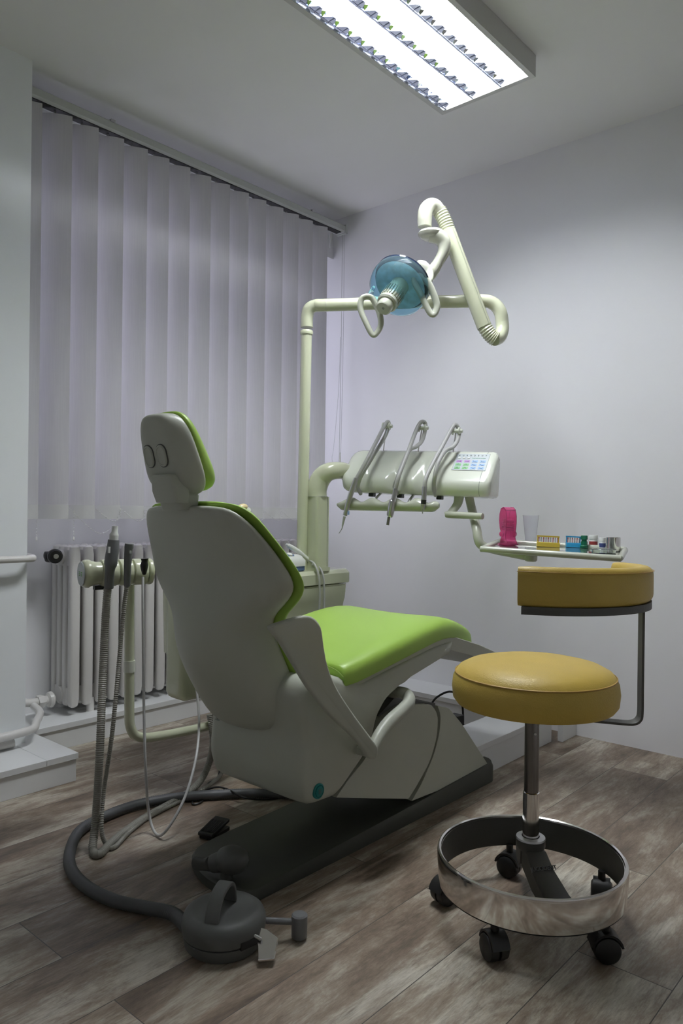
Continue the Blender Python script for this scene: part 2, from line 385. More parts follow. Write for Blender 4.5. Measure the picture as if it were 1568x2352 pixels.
def slat(y0, w=0.127, top=2.446, ang=38):
    a = math.radians(ang); P = []
    for k in range(7):
        s = -1+k/3; u = s*w/2; bow = 0.013*(1-s*s)
        P.append((-2.70 + u*math.sin(a) + bow*math.cos(a), y0 + u*math.cos(a) - bow*math.sin(a)))
    def sheet(z0, z1, t):
        r0 = [V((x+t, y, z0)) for x, y in P] + [V((x-t, y, z0)) for x, y in reversed(P)]
        return loft([r0, [q+V((0, 0, z1-z0)) for q in r0]])
    return sheet(0.93, top, .0004), sheet(0.912, 0.966, .0012)
YS = [1.231, 1.344, 1.465, 1.577, 1.692, 1.805, 1.914, 2.025, 2.142, 2.253, 2.369, 2.482, 2.598, 2.708, 2.812, 2.926]
for i, y in enumerate(YS):
    c = y*2.661/2.70 - 0.050
    a, b = slat(c)
    s = part('slat', a, 'blind', bl)
    part('weight_pocket', b, 'hem', s)
    part('hanger', bb(-2.703, -2.697, c-.003, c+.003, 2.43, 2.462), 'steel', s, smooth=False)
part('gathered_slat', prism([(-2.69, 2.935, 2.44), (-2.70, 2.965, 2.44), (-2.70, 2.962, 2.42), (-2.69, 2.937, 2.36)], (-.004, 0, 0)), 'hem', bl, smooth=False)
def beads(P, step=0.011, r=0.0024):
    Q = catmull(P, 40); out = []; acc = 0; last = Q[0]
    for q in Q:
        if (q-last).length >= step: out.append(lathe([(.0002, -r), (r, 0), (.0002, r)], q, (0, 0, 1), 5, cap=False)); last = q
    return join(*out, tube(P, 0.0005, 4, 6))
xb = -2.655
for i in range(1, len(YS)-1):
    y0 = YS[i]; y1 = YS[i+1]
    if i == 2: continue
    dip = .052
    if i == 1: continue
    part('bead_chain', beads([(xb, y0*.985, .955), (xb, (y0*3+y1)/4, .955-dip*.75), (xb, (y0+y1)/2, .955-dip), (xb, (y0+y1*3)/4, .955-dip*.75), (xb, y1*.985, .955)]), 'bead', bl)
for (y0, y1, dz) in ((YS[2], YS[4], .10),):
    part('bead_chain', beads([(xb, y0*.985, .955), (xb, (y0*3+y1)/4, .955-dz*.7), (xb, (y0+y1)/2, .955-dz), (xb, (y0+y1*3)/4, .955-dz*.7), (xb, y1*.985, .955)]), 'bead', bl)
for y, zt, zb in ((YS[2], .955, .842), (1.318, .911, .845)):
    part('bead_chain', join(beads([(xb, y, zt), (xb, y-.001, zb)]), lathe([(.001, 0), (.0035, .002), (.003, .012), (.001, .015)], (xb, y-.001, zb-.012))), 'bead', bl)
c1, c2 = (-2.69, 3.035), (-2.685, 3.045)
part('pull_cord', join(tube([(c1[0], c1[1], 2.458), (-2.69, 3.035, 1.8), (-2.69, 3.030, 1.24)], .0014, 6, 3), tube([(c2[0], c2[1], 2.458), (-2.685, 3.046, 1.8), (-2.69, 3.042, 1.24)], .0011, 6, 3),
     tube([(-2.69, 3.03, 1.9), (-2.69, 3.018, 1.6), (-2.69, 2.985, 1.3), (-2.69, 2.972, 1.24), (-2.69, 2.985, 1.205), (-2.69, 3.015, 1.205), (-2.69, 3.03, 1.24)], .0010, 6, 5)), 'hoselight', bl)
part('cord_weight', lathe([(.004, 0), (.006, .01), (.0055, .06), (.003, .072)], (-2.69, 3.036, 1.20)), 'white', bl)

# ------------------------------------------------------------------ ceiling light
LX0, LX1, LY0, LY1, LZ = -1.62, -1.255, 1.38, 2.405, 2.497
cl = thing('ceiling_light', 'long white louvred fluorescent ceiling light, lit', 'ceiling light', ((LX0+LX1)/2, (LY0+LY1)/2, CEIL))
ex = 0.014
part('housing', join(bb(LX0-ex, LX0-ex+.004, LY0-ex, LY1+ex, LZ+.004, CEIL-.001), bb(LX1+ex-.004, LX1+ex, LY0-ex, LY1+ex, LZ+.004, CEIL-.001),
     bb(LX0-ex+.004, LX1+ex-.004, LY0-ex, LY0-ex+.004, LZ+.004, CEIL-.001), bb(LX0-ex+.004, LX1+ex-.004, LY1+ex-.004, LY1+ex, LZ+.004, CEIL-.001)), 'fixture', cl, smooth=False)
part('back_tray', bb(LX0-.008, LX1+.008, LY0-.008, LY1+.008, CEIL-.012, CEIL-.002), 'reflector', cl, smooth=False)
part('trim_frame', join(bb(LX0-ex, LX0+.004, LY0-ex, LY1+ex, LZ, LZ+.004), bb(LX1-.004, LX1+ex, LY0-ex, LY1+ex, LZ, LZ+.004),
     bb(LX0+.004, LX1-.004, LY0-ex, LY0+.004, LZ, LZ+.004), bb(LX0+.004, LX1-.004, LY1-.006, LY1+ex, LZ, LZ+.004)), 'fixture', cl, smooth=False)
LW = LX1-LX0; cellw = LW/3
tubes_x = [LX0+.075, LX0+.075+.118, LX0+.075+.236]
for x in tubes_x:
    part('fluorescent_tube', cyl((x, LY0+.03, LZ+.048), (x, LY1-.03, LZ+.048), .013, 12), 'tube', cl)
vx = [LX0+.016, LX0+.134, LX0+.252]
ms = []
for x in vx:
    h = .013; z0 = LZ+.003; z1 = LZ+.030
    ms.append(loft([[V((x-h, y, z1)), V((x-h*.25, y, z0)), V((x+h*.25, y, z0)), V((x+h, y, z1))] for y in (LY0, LY1)]))
part('side_reflector', join(*ms), 'louver', cl, smooth=False)
ms = []; pitch = .064; y = LY1-.034
while y > LY0+.03:
    for j, x in enumerate(vx):
        zl = LZ+.004; zh = LZ+.018
        A_ = [V((x-.026, y-.012, zh)), V((x-.003, y-.032, zl)), V((x+.003, y-.032, zl)), V((x+.028, y-.010, zl+.002)), V((x+.028, y+.008, zl+.002)), V((x-.004, y+.024, zl)), V((x-.026, y+.008, zh))]
        ms.append(prism(A_, (0, 0, .006)))
        B_ = [V((x+.003, y-.031, zl)), V((x-.003, y-.031, zl)), V((x-.006, y-.040, zl+.004)), V((x+.012, y-.046, zl+.010)), V((x+.022, y-.034, zl+.008))]
        ms.append(prism(B_, (0, 0, .004)))
    ms.append(bb(LX0+.004, LX1-.004, y-.0010, y+.0010, LZ+.003, LZ+.023))
    y -= pitch
part('louver', join(*ms), 'louver', cl, smooth=False)

# ------------------------------------------------------------------ dental chair
XC = -1.52
ch = thing('dental_chair', 'lime green dental chair with grey green shell, reclined seat and dark base', 'dental chair', (XC, 1.8, 0))
# base plate
def rounded_poly(pts, r, n=6):
    out = []; N = len(pts)
    for i in range(N):
        p = V(pts[i]); a = (V(pts[i-1])-p); b = (V(pts[(i+1) % N])-p)
        rr = min(r[i] if isinstance(r, (list, tuple)) else r, a.length*.49, b.length*.49)
        p1 = p+a.normalized()*rr; p2 = p+b.normalized()*rr
        for k in range(n+1):
            t = k/n; out.append(p1*(1-t)**2 + p*2*t*(1-t) + p2*t*t)
    return out
pl = rounded_poly([(-1.345, 1.20, 0), (-1.335, 2.355, 0), (-1.365, 2.385, 0), (-1.61, 2.385, 0), (-1.645, 2.34, 0), (-1.655, 1.40, 0), (-1.635, 1.245, 0), (-1.49, 1.185, 0)], [.03, .06, .06, .06, .06, .08, .05, .1])
def plz(p, hi): return V((p.x, p.y, hi)) 
rings = []
for s, hf in ((1.0, 0.0), (1.0, .75), (.985, 1.0)):
    rg = []
    for p in pl:
        h = (0.030 if p.y < 2.0 else 0.030) + max(0, (p.y-1.6))*.050
        q = V((XC, 1.8, 0)) + (p-V((XC, 1.8, 0)))*s
        rg.append(V((q.x, q.y, h*hf+.001)))
    rings.append(rg)
part('base_plate', loft(rings), 'dark', ch)
def side_prism(pts, x0, x1, xref, r=.012, n=4):
    P = rounded_poly([V((x0, *at(a, b, 0, xref)[1:])) for a, b in pts], r, n)
    return prism([V((x0, p.y, p.z)) for p in P], (x1-x0, 0, 0))
# fixed cover at the front of the base
part('base_cover', side_prism([(945, 1840), (968, 1800), (996, 1735), (1010, 1680), (1012, 1640), (1004, 1621), (1030, 1626), (1060, 1662), (1121, 1757), (1126, 1768)], -1.635, -1.345, -1.345, [.002, .02, .03, .03, .03, .008, .02, .03, .02, .004]), 'shell', ch, bevel=.012, seg=3)
part('link_cover', side_prism([(772, 1832), (800, 1790), (838, 1745), (858, 1700), (875, 1655), (925, 1618), (990, 1618), (1006, 1640), (1004, 1690), (988, 1748), (960, 1800), (938, 1835), (860, 1834)], -1.63, -1.325, -1.325, [.003, .02, .02, .02, .02, .04, .015, .03, .03, .03, .03, .003, .01]), 'shell', ch, bevel=.010, seg=3)
part('link_top', side_prism([(868, 1645), (905, 1604), (1000, 1615), (995, 1640), (940, 1648)], -1.60, -1.345, -1.345, .004), 'darkgrey', ch, bevel=.003)
# carrier body: side outline, then seat pan
body_pts = [(706, 1856), (692, 1800), (700, 1700), (690, 1650), (683, 1600), (700, 1556), (760, 1548), (825, 1566), (900, 1530), (1000, 1483), (1045, 1468), (1040, 1490), (990, 1520), (935, 1552), (893, 1590), (870, 1640), (858, 1700), (835, 1746), (800, 1795), (770, 1834)]
def body_ring(x, inset=0.0, dy=0.0):
    P = [at(a, b, 0, -1.285) for a, b in body_pts]
    P = rounded_poly([V((x, p.y, p.z)) for p in P], .022, 3)
    c = V((x, 1.50, 0.36))
    out = []
    for p in P:
        d = p-c; L = d.length
        out.append(c + d*(1-inset/max(L, .05)))
    return out
rings = [body_ring(-1.66, .03), body_ring(-1.655, .012), body_ring(-1.64, .003), body_ring(-1.62, 0), body_ring(-1.33, 0), body_ring(-1.30, .003), body_ring(-1.287, .010), body_ring(-1.280, .026)]
part('body', loft(rings), 'shell', ch, auto=60)
# seat pan under the cushion (wider than the body)
def pan(x0, x1):
    pts = [(1.47, .475), (1.50, .500), (1.62, .520), (1.80, .550), (1.93, .567), (2.00, .565), (2.17, .515), (2.34, .452), (2.42, .415), (2.41, .39), (2.30, .425), (2.12, .485), (1.98, .525), (1.90, .520), (1.75, .46), (1.55, .43)]
    P = rounded_poly([V((x0, y, z)) for y, z in pts], .012, 3)
    return prism(P, (x1-x0, 0, 0))
part('seat_pan', pan(-1.755, -1.287), 'shell', ch, bevel=.012, seg=3)
# seat cushion
def seat_rows():
    rows = [(1.474, .499, .020, .228), (1.4745, .499, .046, .236), (1.478, .500, .055, .242), (1.50, .502, .060, .245), (1.53, .505, .062, .247), (1.65, .528, .066, .252), (1.80, .553, .066, .25), (1.90, .568, .066, .246), (1.98, .571, .064, .240), (2.07, .550, .060, .226), (2.15, .524, .054, .208), (2.19, .510, .040, .19), (2.20, .505, .02, .17)]
    out = []
    for y, z, t, a in rows:
        ring = []
        for k in range(40):
            th = 2*math.pi*k/40; c, s = math.cos(th), math.sin(th)
            x = a*math.copysign(abs(c)**.35, c)
            zz = math.copysign(abs(s)**.5, s)
            dish = .016*(x/a)**2 if zz > 0 else 0
            ring.append(V((XC + x, y, z + (t*.80*zz + dish*zz if zz > 0 else t*.15*zz))))
        out.append(ring)
    return out
part('seat_cushion', loft(seat_rows()), 'green', ch, sub=1)
st = []
for k in range(26):
    th = -1.15 + k*.09
for s in (-1, 1):
    pass
stitch = [V((XC + x, 1.4748, .499 + .045*(1-(abs(x)/.244)**6)**.5)) for x in [(-.235 + .47*i/24) for i in range(25)]]
part('seat_seam', tube(stitch, .0016, 6, 2), 'greenstitch', ch)
# backrest: deep spoon shell
BR = [ # z, edge y, half width a, depth b
 (.372, 1.405, .085, .075), (.380, 1.405, .125, .105), (.40, 1.40, .150, .125), (.44, 1.395, .163, .150), (.50, 1.375, .170, .168), (.56, 1.345, .166, .172), (.62, 1.315, .162, .162), (.66, 1.300, .158, .148),
 (.69, 1.288, .172, .133), (.715, 1.282, .205, .120), (.74, 1.275, .240, .108), (.765, 1.270, .262, .098), (.785, 1.262, .268, .090), (.81, 1.25, .264, .082), (.85, 1.226, .248, .070), (.90, 1.192, .224, .056), (.93, 1.170, .203, .046), (.952, 1.152, .178, .036), (.962, 1.142, .15, .026), (.966, 1.138, .10, .014)]
def br_ring(z, y0, a, b, n=20):
    r = []
    for k in range(n+1):
        t = math.pi*k/n; c = math.cos(t); s = math.sin(t)
        r.append(V((XC + a*math.copysign(abs(c)**.9, c), y0 - b*s**.85, z)))
    for k in range(1, n):
        u = -1+2*k/n
        r.append(V((XC + a*u*.985, y0 + .004 - b*.35*(1-u*u), z)))
    return r
part('back_shell', loft([br_ring(*q) for q in BR]), 'shell', ch, sub=1)
def bc_ring(z, y0, a, b, n=20):
    r = []
    for k in range(n+1):
        t = math.pi*k/n; c = math.cos(t); s = math.sin(t)
        r.append(V((XC + a*c, y0 + .012 - b*.20*s, z)))
    for k in range(1, n):
        u = -1+2*k/n; e = (1-u**4)**.5
        r.append(V((XC + a*u, y0 + .012 + .045*e - b*.15*(1-u*u), z)))
    return r
BC = []
for z, y0, a, b in BR[2:]:
    g = .014
    if .50 < z < .76: g = .018
    BC.append((z + (.008 if z > .9 else 0) + (.01 if z < .45 else 0), y0+.002, a+g, b))
BC.append((.978, 1.150, .07, .01))
part('back_cushion', loft([bc_ring(*q) for q in BC]), 'green', ch, sub=1)
# headrest
HX = -1.532
def head_ring(dy, w_top, w_bot, zt, zb, shear=0, r=.5):
    out = []; n = 36
    for k in range(n):
        th = 2*math.pi*k/n; c, s = math.cos(th), math.sin(th)
        x = math.copysign(abs(c)**.55, c); zz = math.copysign(abs(s)**.6, s)
        w_ = w_bot + (w_top-w_bot)*(zz+1)/2
        z = zb + (zt-zb)*(zz+1)/2
        out.append(V((HX + w_*x, 1.042 + dy + (1.19-z)*.26 + shear*(1-(zz+1)/2), z)))
    return out
part('headrest_shell', loft([head_ring(-.010, .035, .045, 1.16, 1.03), head_ring(-.008, .052, .066, 1.178, 1.012), head_ring(.002, .064, .082, 1.187, 1.0), head_ring(.03, .076, .106, 1.190, .989, .006), head_ring(.045, .078, .108, 1.190, .990, .012), head_ring(.046, .06, .09, 1.18, 1.01, .012)]), 'shell', ch, sub=1)
part('headrest_cushion', loft([head_ring(.036, .072, .094, 1.190, 1.0, .012), head_ring(.044, .078, .101, 1.196, .999, .016), head_ring(.056, .076, .101, 1.197, 1.001, .026), head_ring(.066, .068, .094, 1.191, 1.01, .034), head_ring(.073, .050, .072, 1.173, 1.03, .038), head_ring(.075, .02, .03, 1.14, 1.07, .035)]), 'green', ch, sub=1)
def yb_head(z): return 1.042 - .0102 + (1.19-z)*.26
for dx in (-.026, .027):
    n_ = V((0, -1, -.26)).normalized(); up_ = V((0, -.26, 1)).normalized()
    c = V((HX+dx-.004, yb_head(1.085), 1.085))
    rg = lambda s, d: [c + V((1, 0, 0))*(a*s) + up_*(b*s) + n_*d for a, b in rrect(.0185, .0265, .018, 6)]
    part('headrest_cap', loft([rg(1, -.004), rg(1, .003), rg(.85, .005), rg(.8, .0035)]), 'shell', ch)
    part('cap_groove', loft([rg(1.08, -.004), rg(1.08, .0018), rg(1.0, .0018)]), 'darkgrey', ch)
part('headrest_hinge', loft([[V((XC+.004 + a, 1.081 + b + (1.04-z)*.2, z)) for a, b in rrect(w_, d_, .010, 4)] for z, w_, d_ in ((.972, .045, .02), (1.0, .049, .024), (1.035, .043, .024), (1.04, .040, .02))]), 'shell', ch)
part('headrest_neck', loft([[V((XC + a, 1.118 + b, z)) for a, b in rrect(w_, d_, .012, 4)] for z, w_, d_ in ((.955, .040, .026), (.968, .044, .030), (.99, .047, .030), (1.0, .042, .028))]), 'shell', ch)
# armrests
AX = -1.215
ARM_N = V((math.cos(math.radians(16)), -math.sin(math.radians(16)), 0)); ARM_P = at(850, 1738, 0, -1.200)
arm_px = [(617, 1441), (624, 1455), (640, 1474), (668, 1520), (705, 1580), (752, 1640), (798, 1682), (832, 1722), (840, 1738), (852, 1742), (860, 1738), (862, 1715), (845, 1690), (808, 1640), (770, 1582), (748, 1530), (738, 1480), (732, 1440), (715, 1418), (692, 1414), (655, 1424), (625, 1434)]
P = catmull([on_plane(a, b, ARM_P, ARM_N) for a, b in arm_px], 3, True)
cA = sum(P, V())/len(P)
def inset(P, d, dx):
    N = len(P); out = []
    for i, p in enumerate(P):
        t = (P[(i+1) % N]-P[i-1]).normalized(); nn = V((0, -t.z, t.y))
        out.append(p - nn*d + V((dx, 0, 0)))
    return out
def signed(P):
    return sum(P[i].y*P[(i+1) % len(P)].z - P[(i+1) % len(P)].y*P[i].z for i in range(len(P)))
sg = 1 if signed(P) > 0 else -1
def ring_i(d, dx): return inset(P, -d*sg, dx)
RI = [(.007, -.010), (.003, -.009), (.0005, -.006), (0, -.002), (0, .002), (.0005, .006), (.003, .009), (.007, .010)]
part('armrest', loft([ring_i(a, b) for a, b in RI]), 'shell', ch, auto=70)
P2 = [V((2*XC - p.x - .055, p.y+.115, p.z+.02)) for p in P]
Pk = P; P = P2; sg = 1 if signed(P) > 0 else -1
part('armrest', loft([ring_i(a, b) for a, b in RI]), 'shell', ch, auto=70)
P = Pk
part('armrest_bracket', tube([at(852, 1728, 0, -1.225), at(868, 1694, 0, -1.235), at(892, 1660, 0, -1.24), at(922, 1632, 0, -1.245), at(938, 1614, 0, -1.25), at(936, 1598, 0, -1.27), at(918, 1590, 0, -1.30), at(895, 1592, 0, -1.38)], [.013, .017, .018, .018, .018, .018, .017, .016], 16, 6), 'shell', ch)
part('armrest_catch', box(at(836, 1725, 0, -1.262), (.05, .022, .022)), 'shell', ch, bevel=.003)
b0 = at(731, 1817, 0, -1.279)
part('release_button', join(lathe([(.0195, 0), (.0195, .005), (.016, .007), (.014, .005), (.013, .007), (.006, .008), (.0, .008)], b0-V((.003, 0, 0)), (1, 0, 0), 28)), 'teal', ch, label='round teal button')
part('button_symbol', join(*[box(b0+V((.0045, 0, dz)), (.002, .009, .0022)) for dz in (-.004, .0, .004)]), 'ink', ch, smooth=False)
wp = at(503, 1649, 1, 1.31)
# warning triangle
tri = []
for i in range(3):
    a0 = math.radians(90+120*i); a1 = math.radians(210+120*i)
    q0 = wp+V((math.cos(a0)*.009, -.006, math.sin(a0)*.009)); q1 = wp+V((math.cos(a1)*.009, -.006, math.sin(a1)*.009))
    tri.append(cyl(q0, q1, .0006, 6))
tri.append(box(wp+V((0, -.006, .0005)), (.0013, .001, .005))); tri.append(box(wp+V((0, -.006, -.0035)), (.0013, .001, .0013)))
part('warning_mark', join(*tri), 'ink', ch, smooth=False)
# multi-way foot lever on the near end of the base
part('foot_lever', join(loft([[D(px_, py_, d_) + RGT*(c_*rw) + V((0, 0, 1))*(s_*rh) for c_, s_ in [(math.cos(a), math.sin(a)) for a in [2*math.pi*k/16 for k in range(16)]]]
     for px_, py_, d_, rw, rh in ((446, 1984, 1.905, .006, .010), (451, 1983, 1.90, .013, .018), (475, 1986, 1.89, .020, .017), (492, 1983, 1.875, .024, .022))])), 'darkgrey', ch)
part('foot_knob', lathe([(.028, -.026), (.038, -.018), (.042, .0), (.038, .014), (.028, .022), (.012, .025)], D(533, 1973, 1.865), (.15, 0, 1), 24), 'darkgrey', ch)
part('foot_knob_neck', tube([D(488, 1984, 1.875), D(510, 1978, 1.868), D(533, 1974, 1.865)], [.022, .026, .028]), 'darkgrey', ch)
part('foot_lever_post', cyl(D(520, 1985, 1.87), D(520, 1985, 1.87)-V((0, 0, .055)), .016), 'darkgrey', ch)

# ------------------------------------------------------------------ dental unit (cabinet, post, arm, spittoon)
UX = -1.98
un = thing('dental_unit', 'cream green dental unit cabinet with square post beside the green seat', 'dental unit', (-2.12, 1.9, 0))
yR = 2.32; zt = at(800, 1306, 0, UX).z
def ucab(x0, x1, y0, y1, z0, z1, r=.03):
    P = [V(((x0+x1)/2+a, (y0+y1)/2+b, 0)) for a, b in rrect((x1-x0)/2, (y1-y0)/2, r, 5)]
    return P, z0, z1
def ubox(x0, x1, y0, y1, zs, r=.03):
    rings = []
    for z, ins in zs:
        rings.append([V(((x0+x1)/2+a, (y0+y1)/2+b, z)) for a, b in rrect((x1-x0)/2-ins, (y1-y0)/2-ins, max(r-ins, .004), 5)])
    return loft(rings)
part('cabinet', ubox(-2.30, UX-.01, 1.80, yR-.004, [(.20, .03), (.205, .02), (.50, .02), (.56, .018), (.60, .006), (.66, .0)], .035), 'cream', un)
part('cabinet_lid', ubox(-2.305, UX, 1.795, yR, [(.664, .004), (.667, 0), (.705, 0), (zt-.004, .010), (zt, .016)], .03), 'cream', un)
def door_z(z): return UX-.004 - (0 if z > .62 else min(.016, (.62-z)*.35))
part('door', loft([[V((door_z(z)-.012, 1.84, z)), V((door_z(z)+.0, 1.84, z)), V((door_z(z)+.0, 2.283, z)), V((door_z(z)-.012, 2.283, z))] for z in (.26, .45, .52, .56, .60, .63, .655)]), 'cream', un, smooth=True)
# square post and elbow into the console arm
def post_ring(z, cx, cy, h): return [V((cx+a, cy+b, z)) for a, b in rrect(h, h, .012, 4)]
pc = at(727, 1200, 0, -2.02); pcx, pcy = -2.02, pc.y
part('post_foot', loft([post_ring(zt-.002, pcx, pcy, .042), post_ring(zt+.012, pcx, pcy, .042)]), 'cream', un)
ptop = at(727, 1141, 0, -2.02).z
part('square_post', loft([post_ring(zt+.01, pcx, pcy, .0375), post_ring(ptop, pcx, pcy, .0375)]), 'cream', un)
part('post_seam', tube([(pcx+.0376, pcy+.022, zt+.015), (pcx+.0376, pcy+.022, ptop)], .0008, 6, 0), 'ink', un)
# console frame (local axes) -- the console looks towards the head of the chair
KU = V((.953, .28, -.035)).normalized(); KN = V((.28, -.953, 0)).normalized(); KZ = KU.cross(KN)*-1
if KZ.z < 0: KZ = -KZ
KO = V((-1.645, 2.348, 1.10))
def K(t, n, z): return KO + KU*t + KN*n + KZ*z
kl = K(-.315, 0, -.02)
e0 = V((pcx, pcy, ptop+.002))
part('swivel_elbow', tube([e0, e0+V((0, 0, .03)), e0+V((.012, .01, .072)), e0+V((.045, .025, .098)), (e0+V((.10, .06, .102)))*.5+(kl)*.5+V((-.02, 0, .012)), kl], [.040, .040, .040, .036, .033, .032], 24, 6), 'cream', un)
part('elbow_ring', join(lathe([(.042, 0), (.042, .003)], e0-V((0, 0, .002)), (0, 0, 1), 28)), 'handle', un)
# suction side: rounded housings under the unit behind the backrest
part('hose_housing', ubox(-2.10, -1.985, 1.485, 1.62, [(.322, .02), (.33, .008), (.345, 0), (.66, 0), (.70, .02)], .03), 'cream', un)
part('hose_outlet', ubox(-2.03, -1.93, 1.60, 1.72, [(.252, .03), (.262, .018), (.30, .006), (.40, 0), (.60, 0)], .03), 'cream', un)
part('spittoon_body', ubox(-2.28, -2.0, 1.58, 1.80, [(.42, .03), (.44, .01), (.80, 0), (.83, .01)], .05), 'cream', un)
part('spittoon_bowl', lathe([(.03, 0), (.08, .01), (.115, .04), (.125, .07), (.120, .072), (.10, .045), (.05, .02), (.0, .018)], (-2.14, 1.69, .83)), 'white', un)
part('cup_filler', join(tube([(-2.02, 1.80, .83), (-2.02, 1.79, .93), at(568, 1172, 0, -2.0)], .012)), 'creampale', un)
cf = at(556, 1164, 0, -2.0)
part('filler_spout', tube([cf+V((0, -.045, -.022)), cf+V((0, -.02, -.010)), cf+V((0, .002, -.001)), cf+V((0, .018, .0))], [.004, .011, .012, .009], 14, 5), 'ivory', un, label='ivory yellow spout')
part('support_foot', ubox(-2.28, -2.0, 1.85, 2.28, [(0.0, 0), (.03, 0), (.21, .02)], .04), 'cream', un)

# light pole and operating lamp
lamp = thing('operating_lamp', 'cream operating lamp on a tall round pole with blue transparent head', 'lamp', at(693, 1300, 0, -2.05))
q1 = at(693, 1262, 0, -2.05); dep_p = (q1-EYE).dot(FWD); q0_ = V((q1.x, q1.y, zt-.01))
q2 = D(704, 762, dep_p)
part('pole', tube([q0_, q1, q2], .0215, 24, 0), 'cream', lamp)
part('collar', lathe([(.0245, 0), (.0255, .003), (.0255, .013), (.0225, .017)], q2-V((0, 0, .012)), (0, 0, 1), 28), 'cream', lamp)
da = dep_p
part('swing_arm', tube([D(704.5, 752, da), D(705, 728, da), D(710, 710, da-.005), D(725, 702, da-.01), D(750, 701, da-.02), D(900, 696, da-.05), D(1050, 692.5, da-.085), D(1110, 691, da-.1), D(1135, 699, da-.105), D(1149, 718, da-.11), D(1153, 745, da-.11)], .0245, 24, 8), 'cream', lamp)
part('arm_joint', lathe([(.0258, 0), (.0258, .002)], D(748, 701.5, da-.02), RGT, 28), 'handle', lamp)
part('knuckle', tube([D(1153, 742, da-.11), D(1153, 758, da-.115), D(1147, 774, da-.13), D(1135, 780, da-.15)], [.0245, .0245, .025, .024], 24, 6), 'cream', lamp)
def bellows(a, b, r, n, amp=.0016, bend=None):
    a = V(a); b = V(b); P = []; R = []
    N = n*4
    for i in range(N+1):
        t = i/N; p = a.lerp(b, t)
        if bend: p += V(bend)*(4*t*(1-t))
        P.append(p); R.append(r + amp*math.cos(2*math.pi*n*t))
    return tube(P, R, 24, 0)
ds = da-.15
part('lower_bellows', bellows(D(1137, 779, ds), D(1112, 750, ds), .0265, 7, bend=DWN*.006), 'cream', lamp)
part('spring_arm', tube([D(1112, 751, ds), D(1070, 640, ds), D(1028, 528, ds)], .0275, 26, 0), 'cream', lamp)
part('arm_seam', tube([D(1122, 741, ds-.026), D(1080, 630, ds-.026), D(1040, 522, ds-.026)], .0010, 6, 0), 'handle', lamp)
part('upper_bellows', bellows(D(1029, 530, ds), D(1008, 484, ds), .0265, 8, bend=RGT*.003), 'cream', lamp)
part('head_elbow', tube([D(1012, 490, ds), D(1000, 474, ds-.01), D(988, 472, ds-.02), D(978, 482, ds-.035), D(975, 500, ds-.04), D(975, 521, ds-.04)], [.024, .025, .026, .027, .027, .0255], 24, 6), 'lampcream', lamp)
dh = ds-.04
part('swivel_disc', lathe([(.030, .012), (.041, .008), (.046, 0), (.043, -.009), (.034, -.017), (.020, -.022)], D(988, 537, dh), (0, 0, 1), 32), 'lampcream', lamp)
part('yoke', tube([D(985, 540, dh), D(1005, 543, dh), D(1019, 558, dh), D(1018, 580, dh), D(1006, 603, dh), D(992, 625, dh), D(980, 640, dh)], [.026, .028, .025, .022, .020, .024, .020], 18, 6, sq=(1, 1.3)), 'lampcream', lamp)
# lamp head
hc = D(921, 652, dh-.045)
HA = (-FWD*.55 - RGT*.44 + DWN*.71).normalized()
HS = (RGT*.90 + DWN*.42); HS = (HS-HA*HS.dot(HA)).normalized(); HT = HA.cross(HS)
part('lamp_shell', lathe([(.104, -.016), (.109, .0), (.110, .022), (.104, .048), (.086, .072), (.058, .086), (.034, .090), (.032, .088), (.057, .084), (.084, .070), (.102, .047), (.108, .022), (.107, .0), (.102, -.016)], hc, HA, 48, cap=False), 'blueshell', lamp, label='transparent blue front shell')
part('lamp_back', lathe([(.0, -.036), (.05, -.035), (.085, -.030), (.104, -.020), (.109, -.012), (.106, -.006), (.098, -.004), (.095, -.010), (.0, -.012)], hc, HA, 48), 'bluedark', lamp, label='dark blue glass rim')
part('reflector_dish', lathe([(.096, .012), (.090, .006), (.07, -.001), (.04, -.006), (.0, -.008)], hc, HA, 36), 'mirror', lamp)
part('bulb_cage', join(lathe([(.034, .0), (.036, .06), (.034, .114), (.028, .118), (.0, .118)], hc, HA, 28)), 'cream', lamp)
ribs = []
for k in range(24):
    a = 2*math.pi*k/24; u = HS*math.cos(a) + HT*math.sin(a)
    ribs.append(box(hc + u*.0365 + HA*.084, (.004, .0036, .052), (u, HA.cross(u), HA)))
part('cage_rib', join(*ribs), 'handle', lamp, smooth=False)
part('centre_cap', join(lathe([(.028, .114), (.037, .116), (.0375, .126), (.033, .131), (.028, .131), (.028, .156), (.024, .161), (.0, .161)], hc, HA, 30)), 'handle', lamp)
part('cap_mark', join(box(hc+HA*.1615, (.007, .0012, .001), (HS, HT, HA)), box(hc+HA*.1615+HT*.005, (.007, .0012, .001), (HS, HT, HA)), box(hc+HA*.1615+HT*.0025+HS*.0035, (.0012, .006, .001), (HS, HT, HA))), 'ink', lamp, smooth=False)
def grip(pts, d, r=.0085):
    return tube([D(a, b, d+e) for a, b, e in pts], r, 12, 6, closed=True, sq=(1.0, 1.35))
dg = dh-.085
part('grip_handle', grip([(829, 690, 0), (838, 682, 0), (853, 684, 0), (863, 700, 0), (872, 722, 0), (874, 748, 0), (862, 768, 0), (853, 766, 0), (841, 743, 0), (828, 712, 0)], dg), 'handle', lamp)
part('grip_arm', tube([D(846, 684, dg), D(852, 672, dg+.02), D(858, 660, dg+.05)], [.008, .009, .006]), 'blueshell', lamp)
part('grip_handle', grip([(953, 640, 0), (962, 634, 0), (976, 640, 0), (988, 658, 0), (1000, 688, 0), (1003, 706, 0), (996, 722, 0), (986, 716, 0), (968, 680, 0), (954, 652, 0)], dg-.01, .0095), 'handle', lamp)
